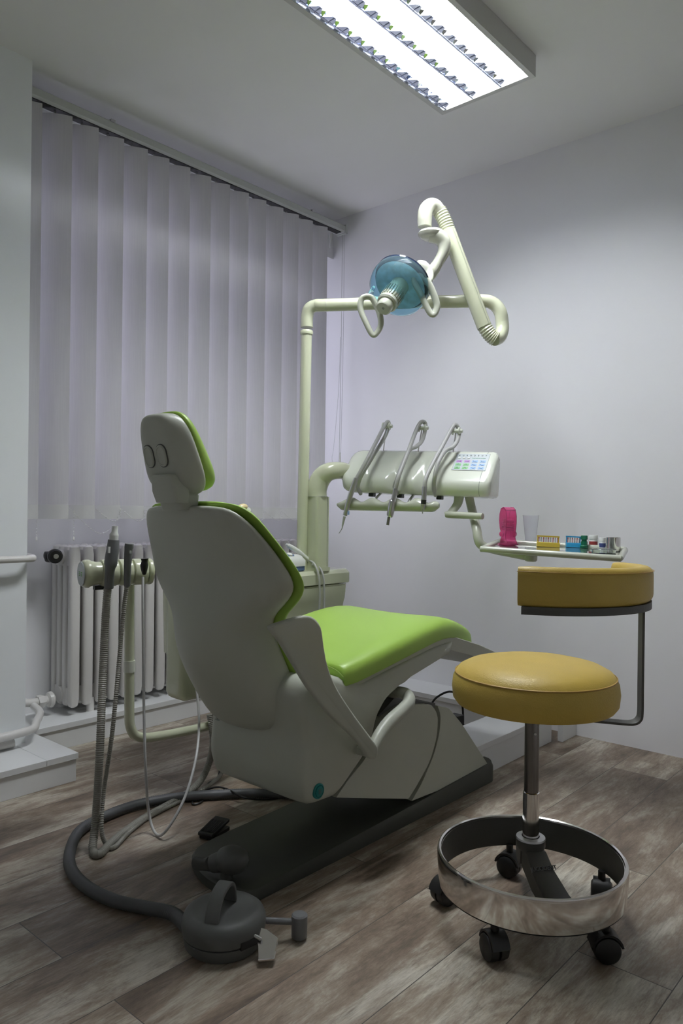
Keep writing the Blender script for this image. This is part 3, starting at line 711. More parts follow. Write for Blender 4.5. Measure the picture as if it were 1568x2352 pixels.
part('grip_arm', tube([D(960, 608, dh-.03), D(972, 612, dh-.05), D(984, 628, dh-.06), D(983, 648, dg), D(968, 640, dg)], [.017, .020, .020, .017, .010], 14, 6, sq=(1, .7)), 'lampcream', lamp)
part('head_mount', tube([D(984, 634, dh), D(960, 625, dh+.0), D(935, 632, dh+.01)], [.016, .02, .015]), 'lampcream', lamp)

# ------------------------------------------------------------------ instrument console
con = thing('instrument_console', 'pale cream instrument console with coloured keypad on swivel arm', 'console', K(0, 0, -.08))
def con_ring(t):
    g = 0
    for c in (-.215, -.095, .015):
        g += math.exp(-((t-c)/.020)**2)
    if t > .06: g = 0
    e = 0
    prof = [(-.052, .084), (-.030, .086), (.052 - .016*g, .005), (.074 - .026*g, -.022), (.080 - .028*g, -.040), (.078 - .024*g, -.062), (.066 - .016*g, -.076), (.040, -.081), (-.060, -.081), (-.078, -.070), (-.080, .060), (-.070, .078)]
    return prof
def con_rows(ts, shr=None):
    rings = []
    for t in ts:
        p = catmull([(a, b, 0) for a, b in con_ring(t[0])], 3, True)
        s = t[1]
        rings.append([K(t[0], a*s + (1-s)*.0, (b)*s) for a, b, _ in p])
    return rings
ts = [(-.322, .55), (-.320, .72), (-.312, .86), (-.298, .95), (-.28, 1)] + [(-.27+.01*i, 1) for i in range(34)] + [(.10, 1), (.15, 1), (.2, 1), (.232, 1)]
part('console_body', loft(con_rows(ts)), 'creampale', con, auto=60)
part('end_cap', loft(con_rows([(.2335, 1.0), (.250, 1.0), (.262, .96), (.270, .87), (.273, .7)])), 'creampale', con, auto=60)
part('cap_joint', loft(con_rows([(.2318, .992), (.2338, .992)])), 'ink', con)
part('underside_vent', join(*[box(K(-.03+.006*i, .055, -.0815), (.003, .03, .001), (KU, KN, KZ)) for i in range(8)]), 'handle', con, smooth=False)
# keypad lies on the sloping face
SA = K(0, -.030, .086); SB = K(0, .052, .005); SD = (SB-SA).normalized(); SN = KU.cross(SD); 
if SN.dot(FWD) > 0: SN = -SN
def S(t, s, h=0): return SA + KU*t + SD*s + SN*h
k0 = on_plane(1048.5, 1047, SA, SN); tA = (k0-SA).dot(KU); k1 = on_plane(1124.5, 1048, SA, SN); tB = (k1-SA).dot(KU)
sA = .008; sB = .100
def quad(t0, t1, s0, s1, h0, h1, r=.003):
    P = rounded_poly([S(t0, s0, h0), S(t1, s0, h0), S(t1, s1, h0), S(t0, s1, h0)], r, 3)
    return prism(P, SN*(h1-h0))
pan_ = part('keypad', quad(tA, tB, sA, sB, 0.0005, .0018, .004), 'panel', con, smooth=False)
part('keypad_rim', join(*[tube([S(a, b, .0012), S(c, d, .0012)], .0006, 6, 0) for a, b, c, d in ((tA, sA, tB, sA), (tB, sA, tB, sB), (tB, sB, tA, sB), (tA, sB, tA, sA))]), 'midgrey', pan_)
tw = tB-tA; sw = sB-sA
for r_ in range(3):
    for c_ in range(4):
        t0 = tA + tw*(.06+.235*c_); s0 = sA + sw*(.40+.20*r_)
        mm = 'bblue' if c_ > 1 else ('bviolet' if r_ == 0 else 'bgreen')
        bt = part('key', quad(t0, t0+tw*.17, s0, s0+sw*.13, .0018, .0026, .001), mm, pan_, smooth=False, label={'bblue': 'blue key', 'bviolet': 'violet key', 'bgreen': 'green key'}[mm])
for c_ in range(3):
    t0 = tA + tw*(.08+.14*c_); part('indicator', quad(t0, t0+tw*.075, sA+sw*.225, sA+sw*.30, .0018, .0035, .0008), 'white', pan_, smooth=False)
for r_ in range(3):
    for c_ in range(4):
        t0 = tA + tw*(.06+.235*c_); s0 = sA + sw*(.40+.20*r_)
        a = tw*.17; b = sw*.13
        if c_ > 1:   # seat pictogram: bent line and arrow
            g = join(tube([S(t0+a*.2, s0+b*.35, .003), S(t0+a*.45, s0+b*.7, .003), S(t0+a*.8, s0+b*.7, .003)], .0006, 5, 0), box(S(t0+a*(.2 if r_ < 2 else .85), s0+b*.3, .0028), (.002, .002, .0006), (KU, SD, SN)))
        elif r_ == 0: g = join(box(S(t0+a*.3, s0+b*.5, .0028), (.002, .002, .0006), (KU, SD, SN)), box(S(t0+a*.5, s0+b*.5, .0028), (.004, .0008, .0006), (KU, SD, SN)), box(S(t0+a*.7, s0+b*.5, .0028), (.003, .003, .0006), (KU, SD, SN)))
        else: g = tube([S(t0+a*.3, s0+b*.75, .003), S(t0+a*.35, s0+b*.45, .003), S(t0+a*.5, s0+b*.25, .003), S(t0+a*.65, s0+b*.45, .003), S(t0+a*.7, s0+b*.75, .003)], .0007, 5, 0)
        part('key_symbol', g, 'ink', pan_, smooth=False)
for i, chh in enumerate('EURODENT'):
    text('lettering', chh, .0085, S(tA+tw*(.10+.114*i), sA+sw*.11, .0019), KU, -SD, 'ink', pan_)
text('lettering', 'International project', .0062, S(tA+tw*.70, sA+sw*.265, .0019), KU, -SD, 'inkgreen', pan_)
# scalloped rail below the console
def n_at(px, py, n): return on_plane(px, py, K(0, n, 0), KN)
RN = .115
ra = n_at(775, 1158, RN); rb = n_at(1008, 1162, RN)
rr_ = []; rp = []
for i in range(49):
    t = i/48; p = ra.lerp(rb, t)
    # four dips for the instruments
    u = (t*4.6 + .35) % 1.0
    dip = .5-.5*math.cos(2*math.pi*u)
    hgt = 1.0 - .62*dip
    rp.append((p, hgt))
rings = []
for i, (p, hgt) in enumerate(rp):
    e = min(1, .35 + min(i, 48-i)*.28)
    rings.append([p + KN*(math.cos(a)*.024*e) + KZ*((math.sin(a)*(.028*hgt if math.sin(a) > 0 else .023))*e) for a in [2*math.pi*k/18 for k in range(18)]])
part('instrument_rail', loft(rings), 'handle', con)
part('rail_bracket', join(tube([K(-.165, .02, -.075), K(-.168, .07, -.10), K(-.170, .10, -.125)], .005), tube([K(-.03, .02, -.075), K(-.03, .07, -.10), K(-.03, .10, -.125)], .005)), 'steel', con)
for t in (-.20, -.082, .075):
    part('tube_clip', box(K(t, .035, -.088), (.02, .03, .014), (KU, KN, KZ)), 'black', con, smooth=False, bevel=.002)
# grip bar at the right
g0 = n_at(1028, 1182, .06); g1 = n_at(1108, 1186, .10)
part('grip_bar', tube([g0+KZ*.002, g0, g0.lerp(g1, .5), g1], [.010, .0125, .0125, .011], 16, 5), 'handle', con)
part('grip_stem', tube([n_at(1054, 1140, .03), n_at(1050, 1158, .035), n_at(1036, 1176, .05), g0], [.016, .014, .012, .011], 14, 5, sq=(1.3, .8)), 'handle', con)
# tray holder arm
TFL = D(1107, 1261, 2.55); TFR = D(1423, 1283, 2.36); TBL = D(1145, 1244, 2.78)
TU = (TFR-TFL); TD = (TBL-TFL); TN = TU.cross(TD).normalized()
if TN.z < 0: TN = -TN
TUn = TU.normalized(); TDn = TD.normalized()
def T(u, v, h=0): return TFL + TU*u + TD*v + TN*h
part('tray_arm', tube([n_at(1076, 1138, .0), n_at(1082, 1165, .0), D(1094, 1215, 2.68), D(1103, 1250, 2.66), T(.02, .60, -.018), T(.15, .5, -.022), T(.33, .42, -.030)], [.0165, .0165, .0165, .0165, .0165, .016, .015], 16, 6), 'handle', con)
part('tray_pivot', join(lathe([(.055, -.010), (.05, -.016), (.03, -.022)], T(.22, .5), TN), lathe([(.020, -.018), (.022, -.024), (.022, -.040), (.018, -.044)], T(.33, .42), TN)), 'handle', con)
part('tray_frame', tube([T(a, b) for a, b in ((.03, 0), (.5, 0), (.965, 0), (.99, .02), (1, .07), (1, .5), (1, .93), (.985, .985), (.96, 1), (.5, 1), (.04, 1), (.012, .98), (0, .93), (0, .5), (0, .07), (.01, .02))], .0105, 14, 3, closed=True), 'handle', con)
part('tray_pan', prism([T(.01, .02, -.005), T(.99, .02, -.005), T(.99, .98, -.005), T(.01, .98, -.005)], TN*.003), 'traymetal', con, smooth=False, label='polished metal tray bottom')

# whip arms with pulleys (parts of the console)
PUL = [(887, 979, 878, 1042), (969, 983, 957, 1042), (1047, 990, 1038, 1043)]
for a, b, c, d in PUL:
    p = n_at(a, b, -.035); q = n_at(c, d+10, -.035)
    wa = part('whip_arm', cyl(q, p, .0028, 10), 'chrome', con)
    part('pulley', lathe([(.012, -.016), (.015, -.015), (.015, -.011), (.008, -.009), (.008, .009), (.015, .011), (.015, .015), (.009, .018), (.006, .026)], p, KU, 24), 'creampale', wa)

# three handpieces with their tubing (each lifts out of the console)
def sweep_pts(pts): return [n_at(a, b, n) for a, b, n in pts]
h1 = thing('air_water_syringe', 'grey three-way syringe with angled nozzle, leftmost instrument on the console', 'dental instrument', n_at(800, 1150, .14), 'console instruments')
part('tubing', tube(sweep_pts([(818, 1100, .145), (838, 1064, .13), (862, 1018, .07), (881, 981, -.01), (889, 969, -.035), (893, 975, -.045), (884, 1002, -.02), (858, 1045, .05), (838, 1078, .105), (826, 1100, .115), (822, 1120, .09), (828, 1134, .05)]), .0075, 12, 8), 'hoselight', h1)
part('barrel', tube(sweep_pts([(818, 1098, .147), (814, 1110, .148), (802, 1145, .15), (792, 1184, .15)]), [.0088, .0098, .0100, .0085], 16, 4), 'steel', h1)
part('nozzle', tube(sweep_pts([(791, 1186, .15), (787, 1204, .15), (785, 1214, .15), (778, 1225, .15)]), [.0055, .0035, .0018, .0014], 10, 4), 'hoselight', h1)
part('trigger', box(n_at(800, 1178, .158), (.004, .006, .014)), 'bblue', h1, smooth=False, label='pale blue trigger')
h2 = thing('turbine_hose', 'steel coupling on grey hose, middle instrument on the console', 'dental instrument', n_at(900, 1160, .14), 'console instruments')
part('tubing', tube(sweep_pts([(908, 1124, .145), (916, 1092, .14), (936, 1040, .08), (957, 985, -.01), (968, 969, -.035), (977, 976, -.045), (970, 1010, -.02), (955, 1026, .03), (940, 1034, .06), (924, 1066, .11), (912, 1098, .115), (906, 1118, .10), (912, 1134, .05)]), .0078, 12, 8), 'hoselight', h2)
part('barrel', tube(sweep_pts([(908, 1122, .147), (907, 1130, .148), (903, 1150, .15), (901, 1153, .15), (896, 1180, .15), (894, 1186, .15)]), [.0085, .009, .0095, .0130, .0130, .011], 16, 3), 'steel', h2)
part('coupling', tube(sweep_pts([(893, 1187, .15), (890, 1206, .15)]), .0055, 10, 0), 'gunmetal', h2)
h3 = thing('micromotor', 'short steel and black micromotor, rightmost instrument on the console', 'dental instrument', n_at(970, 1150, .14), 'console instruments')
part('tubing', tube(sweep_pts([(975, 1120, .145), (978, 1098, .14), (996, 1060, .09), (1020, 1016, .02), (1040, 980, -.03), (1047, 976, -.04), (1054, 990, -.045), (1050, 1012, -.02), (1038, 1028, .02), (1022, 1036, .05), (1006, 1062, .10), (998, 1095, .115), (996, 1120, .09), (1000, 1138, .05)]), .0078, 12, 8), 'hoselight', h3)
part('barrel', tube(sweep_pts([(975, 1118, .147), (974, 1130, .148), (973, 1148, .148)]), .0092, 16, 0), 'steel', h3)
part('grip_ring', tube(sweep_pts([(973, 1148, .148), (972, 1158, .148)]), .0098, 16, 0), 'black', h3, label='black ring')
part('nose', tube(sweep_pts([(972, 1158, .148), (971, 1170, .148), (970, 1172, .148), (970, 1180, .148)]), [.009, .007, .003, .0018], 14, 0), 'steel', h3)

# ------------------------------------------------------------------ things on the tray
def tp(px, py, h=0):
    p = on_plane(px, py, TFL+TN*(-.002+h), TN); return p
TA = (TUn, TDn, TN)
# cotton roll dispenser
b = tp(1166, 1252); ax = (RGT*.96 + FWD*.25).normalized(); ax.z = 0; ax.normalize(); back = V((-ax.y, ax.x, 0)); UPV = V((0, 0, 1))
cd_ = thing('cotton_roll_dispenser', 'transparent pink cotton roll dispenser standing on the tray', 'dispenser', b)
def cprof(side, w, t0):
    pts = [(-.030, 0), (-.030, .012), (-.022, .018), (-.018, .03), (-.021, .05), (-.026, .08), (-.026, .105), (-.018, .128), (.0, .138), (.02, .132), (.030, .112), (.032, .088), (.026, .06), (.016, .045), (.014, .03), (.020, .018), (.026, .0)]
    return [b + back*y + UPV*z + ax*t0 for y, z in pts]
P = cprof(0, 0, -.020)
def hollow(Pr, w, th):
    c = sum(Pr, V())/len(Pr); inn = [c + (q-c)*.93 for q in Pr]
    side = prism(Pr, ax*th); side2 = prism([q+ax*(w-th) for q in Pr], ax*th)
    band = loft([Pr, [q+ax*w for q in Pr], [q+ax*w for q in inn], inn], cap=False, closed=True)
    return join(side, side2, band)
part('case', hollow(P, .040, .002), 'pink', cd_, smooth=False)
part('cotton_rolls', join(*[cyl(b + back*dy + UPV*z - ax*.015, b + back*dy + UPV*z + ax*.015, .006, 10) for dy, z in ((-.012, .058), (.003, .060), (.016, .066), (-.012, .072), (.003, .075), (.014, .081), (-.012, .087), (.004, .090))]), 'cotton', cd_)
part('side_knob', lathe([(.006, 0), (.009, .002), (.009, .010), (.006, .012)], b + UPV*.040 + ax*.020, ax, 16), 'pink', cd_)
part('side_knob', lathe([(.006, 0), (.009, .002), (.009, .010), (.006, .012)], b + UPV*.040 - ax*.020, -ax, 16), 'pink', cd_)
part('foot_plate', box(b + UPV*.004, (.052, .062, .006), (ax, back, UPV)), 'pink', cd_, bevel=.001)
# plastic cup
cb_ = tp(1218, 1249)
cup = solo('plastic_cup', lathe([(.0, .001), (.018, .001), (.0185, .004), (.0285, .102), (.0300, .104), (.0290, .105), (.0278, .102), (.0178, .004), (.0, .003)], cb_, (0, 0, 1), 36), 'cup',
     'tall clear plastic cup between the pink dispenser and yellow bur stand', 'cup')
# bur stands
def bur_stand(name, px, py, w, m, lab, n, frame_m):
    c = tp(px, py); s = thing('bur_stand', lab, 'bur stand', c, 'bur stands on the tray')
    X = (RGT*.97 + FWD*(-.15) - V((0, 0, .05))).normalized(); Y = V((-X.y, X.x, 0)).normalized(); Z = X.cross(Y)
    part('block', box(c + Z*.008, (w, .028, .016), (X, Y, Z)), m, s, bevel=.001)
    fr = []
    for sx in (-1, 1): fr.append(box(c + Z*.026 + X*(sx*(w/2-.003)) + Y*.008, (.004, .006, .022), (X, Y, Z)))
    fr.append(box(c + Z*.037 + Y*.008, (w, .008, .005), (X, Y, Z)))
    part('hinged_frame', join(*fr), frame_m, s, smooth=False)
    for i in range(n):
        q = c + X*(-w/2 + w*(i+.8)/(n+.6)) + Z*.016
        bu = part('bur', join(cyl(q, q+Z*.012, .0012, 8), cyl(q+Z*.012, q+Z*.018, .0018, 8)), 'steel' if i % 2 else 'red', s)
    return s
bur_stand('a', 1258, 1256, .078, 'yellowplastic', 'yellow bur stand with a row of dental burs, nearer the cup', 9, 'yellowplastic')
bur_stand('b', 1316, 1257, .052, 'blueplastic', 'blue bur stand holding upright burs beside the green bottle', 6, 'blueplastic')
# bottles
c = tp(1341, 1259)
solo('green_bottle', lathe([(.0, 0), (.0135, 0), (.0145, .003), (.0145, .008), (.0115, .011), (.0115, .022), (.0095, .025), (.0095, .029), (.012, .031), (.012, .043), (.010, .045), (.0, .045)], c, (0, 0, 1), 28), 'greenglass',
     'small dark green bottle beside the blue bur stand', 'bottle')
def vial(px, py, r, h, lab, lm):
    c = tp(px, py); v = thing('white_capped_vial', lab, 'vial', c, 'vials on the tray')
    part('jar', lathe([(.0, 0), (r*.92, 0), (r, .002), (r, h*.62), (r*.85, h*.68), (0, h*.68)], c), 'white', v)
    part('cap', lathe([(r*.98, h*.66), (r*1.05, h*.68), (r*1.05, h*.96), (r*.98, h), (0, h)], c), 'white', v)
    part('label_band', lathe([(r*1.01, h*.14), (r*1.015, h*.15), (r*1.015, h*.5), (r*1.01, h*.51)], c, cap=False), lm, v, label='coloured paper label')
vial(1362, 1258, .0145, .045, 'larger white capped vial with red label', 'red')
vial(1383, 1261, .011, .040, 'smaller white capped vial with navy label', 'navy')
c = tp(1408, 1266)
solo('steel_beaker', lathe([(.0, 0), (.023, 0), (.0235, .002), (.0235, .046), (.0240, .047), (.0225, .047), (.0222, .003), (.0, .003)], c, (0, 0, 1), 36), 'chrome',
     'shiny steel beaker at the right end of the tray', 'beaker')
c = tp(1386, 1271)
solo('petri_dish', lathe([(.0, 0), (.038, 0), (.0385, .002), (.0385, .0125), (.040, .0135), (.0395, .0150), (.0365, .0135), (.0365, .002), (.0, .002)], c, (0, 0, 1), 48), 'glass',
     'low round glass dish in front of the steel beaker', 'dish')

# ------------------------------------------------------------------ ultrasonic scaler on the cabinet
sc0 = V((-2.06, 1.985, zt+.001))
sc = thing('ultrasonic_scaler', 'white and blue scaler unit resting on the cabinet lid', 'scaler', sc0)
def sring(z, w, l, r=.02, o=(0, 0)): return [sc0 + V((a+o[0], b_+o[1], z)) for a, b_ in rrect(w, l, r, 5)]
part('base', loft([sring(0, .055, .085), sring(.004, .060, .088), sring(.020, .060, .088)]), 'scalerblue', sc, label='blue base')
part('cover', loft([sring(.020, .062, .090), sring(.040, .062, .090), sring(.058, .050, .080), sring(.064, .040, .070)]), 'white', sc)
part('control_panel', loft([sring(.0585, .049, .060, .02, (0, -.01)), sring(.0655, .040, .055, .02, (0, -.01))]), 'scalerblue', sc)
part('dial', lathe([(.011, 0), (.012, .003), (.011, .010), (.007, .013)], sc0+V((.036, .015, .058)), (.4, 0, 1)), 'white', sc)
hp0 = at(657, 1250, 0, -2.06); hp1 = at(686, 1268, 0, -2.04)
part('scaler_handpiece', tube([hp0, hp0.lerp(hp1, .15), hp0.lerp(hp1, .2), hp1, at(712, 1290, 0, -2.03)], [.004, .006, .009, .010, .008], 14, 3), 'white', sc)
part('cord', tube([at(712, 1288, 0, -2.02), at(722, 1296, 0, -1.99), at(731, 1320, 0, -1.965), at(734, 1360, 0, -1.96), at(733, 1400, 0, -1.96), at(731, 1470, 0, -1.96)], .0045, 10), 'hoselight', sc)
part('cord', tube([at(716, 1296, 0, -2.0), at(732, 1302, 0, -1.985), at(741, 1320, 0, -1.965), at(744, 1350, 0, -1.96), at(744, 1400, 0, -1.96), at(742, 1470, 0, -1.96)], .0042, 10), 'hoselight', sc)

# ------------------------------------------------------------------ assistant arm with suction hoses
AXS = -2.0
aa = thing('suction_stand', 'cream tubular arm with round hose holder in front of the radiator', 'holder', at(297, 1690, 0, AXS))
part('arm_tube', tube([at(297, 1330, 0, AXS), at(297, 1450, 0, AXS), at(297, 1560, 0, AXS), at(297, 1640, 0, AXS), at(299, 1668, 0, AXS), at(310, 1688, 0, AXS), at(335, 1694, 0, AXS), at(380, 1688, 0, AXS), at(440, 1676, 0, AXS), at(505, 1661, 0, AXS), at(600, 1636, 0, AXS)], .0150, 18, 6), 'cream', aa)
part('arm_sleeve', cyl(at(297, 1543, 0, AXS), at(297, 1517, 0, AXS), .0178, 20), 'creampale', aa)
dH = (at(260, 1315, 0, AXS)-EYE).dot(FWD)
hl = D(188, 1318, dH-.08); hr = D(345, 1312, dH+.04); hA = (hr-hl).normalized(); HLn = (hr-hl).length
part('hose_holder', lathe([(.034, 0), (.0395, .004), (.0415, .010), (.0415, .018), (.038, .024), (.034, .040), (.034, .052)], hl, hA, 32), 'cream', aa)
for t0, t1 in ((.055, .100), (.107, .143), (.150, .188), (.195, HLn)):
    part('holder_segment', lathe([(.034, t0-.002), (.0390, t0), (.0400, t0+.003), (.0400, t1-.003), (.0390, t1), (.034, t1+.002), (.0, t1+.002)], hl, hA, 32), 'cream', aa)
part('holder_core', cyl(hl+hA*.02, hl+hA*(HLn-.01), .030, 24), 'handle', aa)
part('holder_button_plate', lathe([(.036, -.002), (.034, -.004), (.0, -.004)], hl, hA, 32), 'panel', aa, label='grey oval button plate')
hu = V((0, 0, 1)); hs = hA.cross(hu).normalized()
part('plate_symbol', join(*[box(hl - hA*.0045 + hs*sx*.010 + hu*(.005*k), (.001, .007, .002), (hA, hs, hu)) for sx in (-1, 1) for k in (-1, 0, 1)]), 'lime', aa, smooth=False)
part('lower_clip', box(hl+hA*.06-hu*.042, (.05, .02, .012), (hA, hs, hu)), 'black', aa, smooth=False)

def ribbed(P, r, n_per=0.006, amp=.0007, seg=12):
    Q = catmull(P, 24); L = [0]
    for i in range(1, len(Q)): L.append(L[-1]+(Q[i]-Q[i-1]).length)
    N = int(L[-1]/n_per)*2; out = []; R = []; j = 0
    for i in range(N+1):
        s = L[-1]*i/N
        while j < len(L)-2 and L[j+1] < s: j += 1
        f = (s-L[j])/max(L[j+1]-L[j], 1e-9); out.append(Q[j].lerp(Q[j+1], f)); R.append(r + (amp if i % 2 else -amp))
    return tube(out, R, seg, 0)
dH0 = dH-.055
hs1 = thing('suction_hose', 'thick ribbed grey suction hose with white tip, leftmost in the holder', 'suction hose', D(222, 1965, 2.06), 'suction hoses')
part('hose', ribbed([D(248, 1345, dH0-.02), D(242, 1420, dH0-.02), D(236, 1550, dH0-.04), D(228, 1750, dH0-.12), D(219, 1890, 2.10), at(213, 1950, 2, .012), at(228, 1962, 2, .010), at(262, 1930, 2, .010), at(330, 1880, 2, .010), at(410, 1835, 2, .010), at(455, 1800, 2, .035), at(480, 1752, 2, .08), at(489, 1700, 0, -1.97), at(482, 1640, 0, -1.98)], .0112), 'hosegrey', hs1)
part('valve_body', tube([D(250, 1350, dH0-.02), D(252, 1310, dH0-.035), D(254, 1296, dH0-.035), D(256, 1280, dH0-.035), D(259, 1262, dH0-.035), D(261, 1240, dH0-.035)], [.0135, .0140, .0185, .0185, .0180, .0160], 18, 3), 'midgrey', hs1)
part('slider', box(D(251, 1263, dH0-.052), (.006, .006, .018)), 'white', hs1)
part('tip', tube([D(261, 1241, dH0-.035), D(262, 1230, dH0-.035), D(262, 1228, dH0-.035), D(263, 1222, dH0-.035), D(264, 1208, dH0-.035)], [.0125, .0130, .0130, .0088, .0088], 18, 0), 'white', hs1, label='white plastic tip')
hs2 = thing('saliva_ejector_hose', 'slimmer grey suction hose with grey tip, second in the holder', 'suction hose', D(245, 1940, 2.05), 'suction hoses')
part('hose', ribbed([D(292, 1340, dH0), D(284, 1400, dH0), D(275, 1500, dH0-.01), D(258, 1680, dH0-.07), D(238, 1820, 2.12), D(233, 1900, 2.09), at(243, 1938, 2, .010), at(262, 1946, 2, .008), at(300, 1908, 2, .008), at(350, 1872, 2, .008), at(430, 1832, 2, .008), at(485, 1800, 2, .02), at(512, 1765, 2, .04), at(500, 1690, 0, -1.95), at(492, 1640, 0, -1.97)], .0062), 'hosegrey', hs2)
part('valve_body', tube([D(292, 1345, dH0-.01), D(293, 1300, dH0-.035), D(294, 1280, dH0-.035), D(295, 1262, dH0-.035), D(296, 1258, dH0-.035), D(297, 1249, dH0-.035)], [.0095, .0105, .0115, .0115, .0130, .0130], 16, 0), 'midgrey', hs2)
part('slider', box(D(299, 1268, dH0-.047), (.006, .004, .008)), 'palegrey', hs2)
hs3 = thing('syringe_cable', 'thin grey tube with black end, rightmost in the hose holder', 'hose', D(360, 1918, 2.2), 'suction hoses')
part('tubing', tube([D(328, 1325, dH0+.03), D(328, 1400, dH0+.01), D(330, 1600, dH0), D(334, 1760, dH0-.03), D(342, 1870, 2.20), D(360, 1917, 2.17), D(385, 1903, 2.15), D(425, 1830, 2.2), D(450, 1740, 2.3), D(457, 1660, 2.40), D(452, 1590, 2.44), D(444, 1530, 2.46)], .0042, 10, 8), 'hoselight', hs3)
part('end_fitting', tube([D(331, 1318, dH0-.02), D(331, 1300, dH0-.03), D(332, 1290, dH0-.03), D(332, 1283, dH0-.03)], [.006, .0115, .009, .0115], 16, 3), 'black', hs3)

# ------------------------------------------------------------------ foot control and its hose
fc = D(520, 2100, 1.67); fcx, fcy = (at(520, 2140, 2, 0.03).x, at(520, 2140, 2, 0.03).y)
fc = V((-1.273, 1.069, 0))
ft = thing('foot_control', 'round dark grey foot control with carrying handle on the floor', 'foot control', fc)
part('lower_housing', lathe([(.080, .001), (.085, .006), (.089, .026), (.0885, .0285), (.083, .030)], fc, (0, 0, 1), 48), 'darkgrey', ft)
part('housing_gap', lathe([(.0845, .028), (.0845, .034)], fc, (0, 0, 1), 48, cap=False), 'black', ft)
part('upper_housing', lathe([(.083, .0315), (.0905, .033), (.092, .040), (.092, .058), (.087, .070), (.078, .077), (.068, .078), (.0, .074)], fc, (0, 0, 1), 48), 'darkgrey', ft)
fh = -FWD.copy(); fh.z = 0; fh.normalize(); fs = V((RGT.x, RGT.y, 0)).normalized()
fdir = (fh*.96 - fs*.25).normalized(); fside = V((-fdir.y, fdir.x, 0))
hpth = [(.066, .070), (.060, .095), (.042, .118), (.018, .128), (-.008, .128), (-.026, .112), (-.034, .078)]
part('handle', loft([[fc + fdir*(a + nx*.0045) + UPV*(z + nz*.0045) + fside*(s_*.0155) for s_, nx, nz in ((-1, i0, i1), (1, i0, i1), (1, -i0, -i1), (-1, -i0, -i1))] for (a, z), (i0, i1) in zip(catmull([(a, z, 0) for a, z in hpth], 4) and [(p.x, p.y) for p in catmull([(a, z, 0) for a, z in hpth], 4)], [(lambda t: (t.y, -t.x))((catmull([(a, z, 0) for a, z in hpth], 4)[min(k+1, 24)]-catmull([(a, z, 0) for a, z in hpth], 4)[max(k-1, 0)]).normalized()) for k in range(25)])]), 'darkgrey', ft, bevel=.002)
lv = fs*.075 + fh*.045
part('lever_slot', box(fc + (fs*.060+fh*.058) + UPV*.036, (.045, .018, .016), ((fs*.75-fh*.66).normalized(), (fs*.66+fh*.75).normalized(), UPV)), 'black', ft, smooth=False)
part('chrome_lever', prism([fc + fs*a + fh*b_ + UPV*z for a, b_, z in ((.070, .030, .050), (.098, .035, .046), (.125, .048, .034), (.120, .085, .012), (.085, .088, .010), (.082, .060, .022))], UPV*.006), 'chrome', ft, bevel=.002, label='bent bright metal lever')
part('lever_hinge', cyl(fc+fs*.060+fh*.050+UPV*.052, fc+fs*.088+fh*.055+UPV*.040, .004), 'steel', ft)
kb = at(687, 2153, 2, .004)
part('side_knob', lathe([(.015, 0), (.0175, .003), (.0180, .050), (.015, .053), (.0, .053)], kb, (0, 0, 1), 24), 'midgrey', ft)
part('side_rod', tube([fc+fs*.08+fh*(-.01)+UPV*.045, kb.lerp(fc, .3)+UPV*.04, kb+UPV*.035], .007), 'midgrey', ft)
hz = .0165
part('hose', ribbed([fc-fs*.080+UPV*.032, at(395, 2098, 2, .022), at(330, 2084, 2, hz), at(260, 2068, 2, hz), at(200, 2038, 2, hz), at(165, 2000, 2, hz), at(160, 1960, 2, hz), at(180, 1912, 2, hz), at(225, 1882, 2, hz), at(300, 1852, 2, hz), at(380, 1835, 2, hz), at(460, 1827, 2, hz), at(560, 1822, 2, hz), at(650, 1824, 2, hz), at(700, 1826, 2, hz)], .0150, .007, .0006, 14), 'hosedark', ft)

# small black switch and cable
sw0 = at(491, 1917, 2, 0)
sws = thing('foot_switch', 'small black ribbed foot switch on the floor beside the chair base', 'foot switch', sw0)
sdx = (V((.10, .11, 0))).normalized(); sdx = (at(530, 1885, 2, 0)-at(470, 1925, 2, 0)); sdx.z = 0; sdx.normalize(); sdy = V((-sdx.y, sdx.x, 0))
part('switch_base', box(sw0+UPV*.006+sdx*.004, (.085, .050, .012), (sdx, sdy, UPV)), 'black', sws, bevel=.002)
part('treadle', prism([sw0 + sdx*(-.045) + sdy*s_ + UPV*z for s_, z in ((.026, .010), (-.026, .010))] + [sw0+sdx*.045+sdy*(-.026)+UPV*.026, sw0+sdx*.045+sdy*.026+UPV*.026], UPV*.010), 'black', sws, bevel=.003)
part('tread_rib', join(*[prism([sw0+sdx*(-.036)+sdy*y_+UPV*.0225, sw0+sdx*(-.036)+sdy*(y_+.002)+UPV*.0225, sw0+sdx*.022+sdy*(y_+.002)+UPV*.0340, sw0+sdx*.022+sdy*y_+UPV*.0340], UPV*.0012) for y_ in [-.02+.005*i for i in range(9)]]), 'black', sws, smooth=False)
solo('black_cable', tube([at(505, 1700, 0, -1.9), at(507, 1740, 2, .05), at(500, 1785, 2, .01), at(478, 1800, 2, .004), at(478, 1818, 2, .004), at(462, 1842, 2, .004), at(442, 1846, 2, .004), at(452, 1826, 2, .004), at(490, 1809, 2, .030), at(520, 1812, 2, .030), at(560, 1832, 2, .018), at(610, 1836, 2, .006), at(660, 1830, 2, .004)], .0032, 8, 8), 'black',
     'thin black cable looping over the dark hose on the floor', 'cable')
solo('power_cord', tube([at(985, 1628, 1, yb_-.12), at(1000, 1604, 1, yb_-.10), at(1028, 1589, 1, yb_-.07), at(1050, 1594, 1, yb_-.05), at(1060, 1612, 1, yb_-.04), at(1063, 1640, 1, yb_-.04), at(1063, 1672, 1, yb_-.04)], .0048, 10), 'black',
     'black power cord arching in front of the white ledge', 'cable')
solo('floor_socket', box(at(1046, 1655, 1, yb_-.16), (.05, .05, .05)), 'black', 'small black floor box behind the chair base near the white ledge', 'socket', bevel=.003)

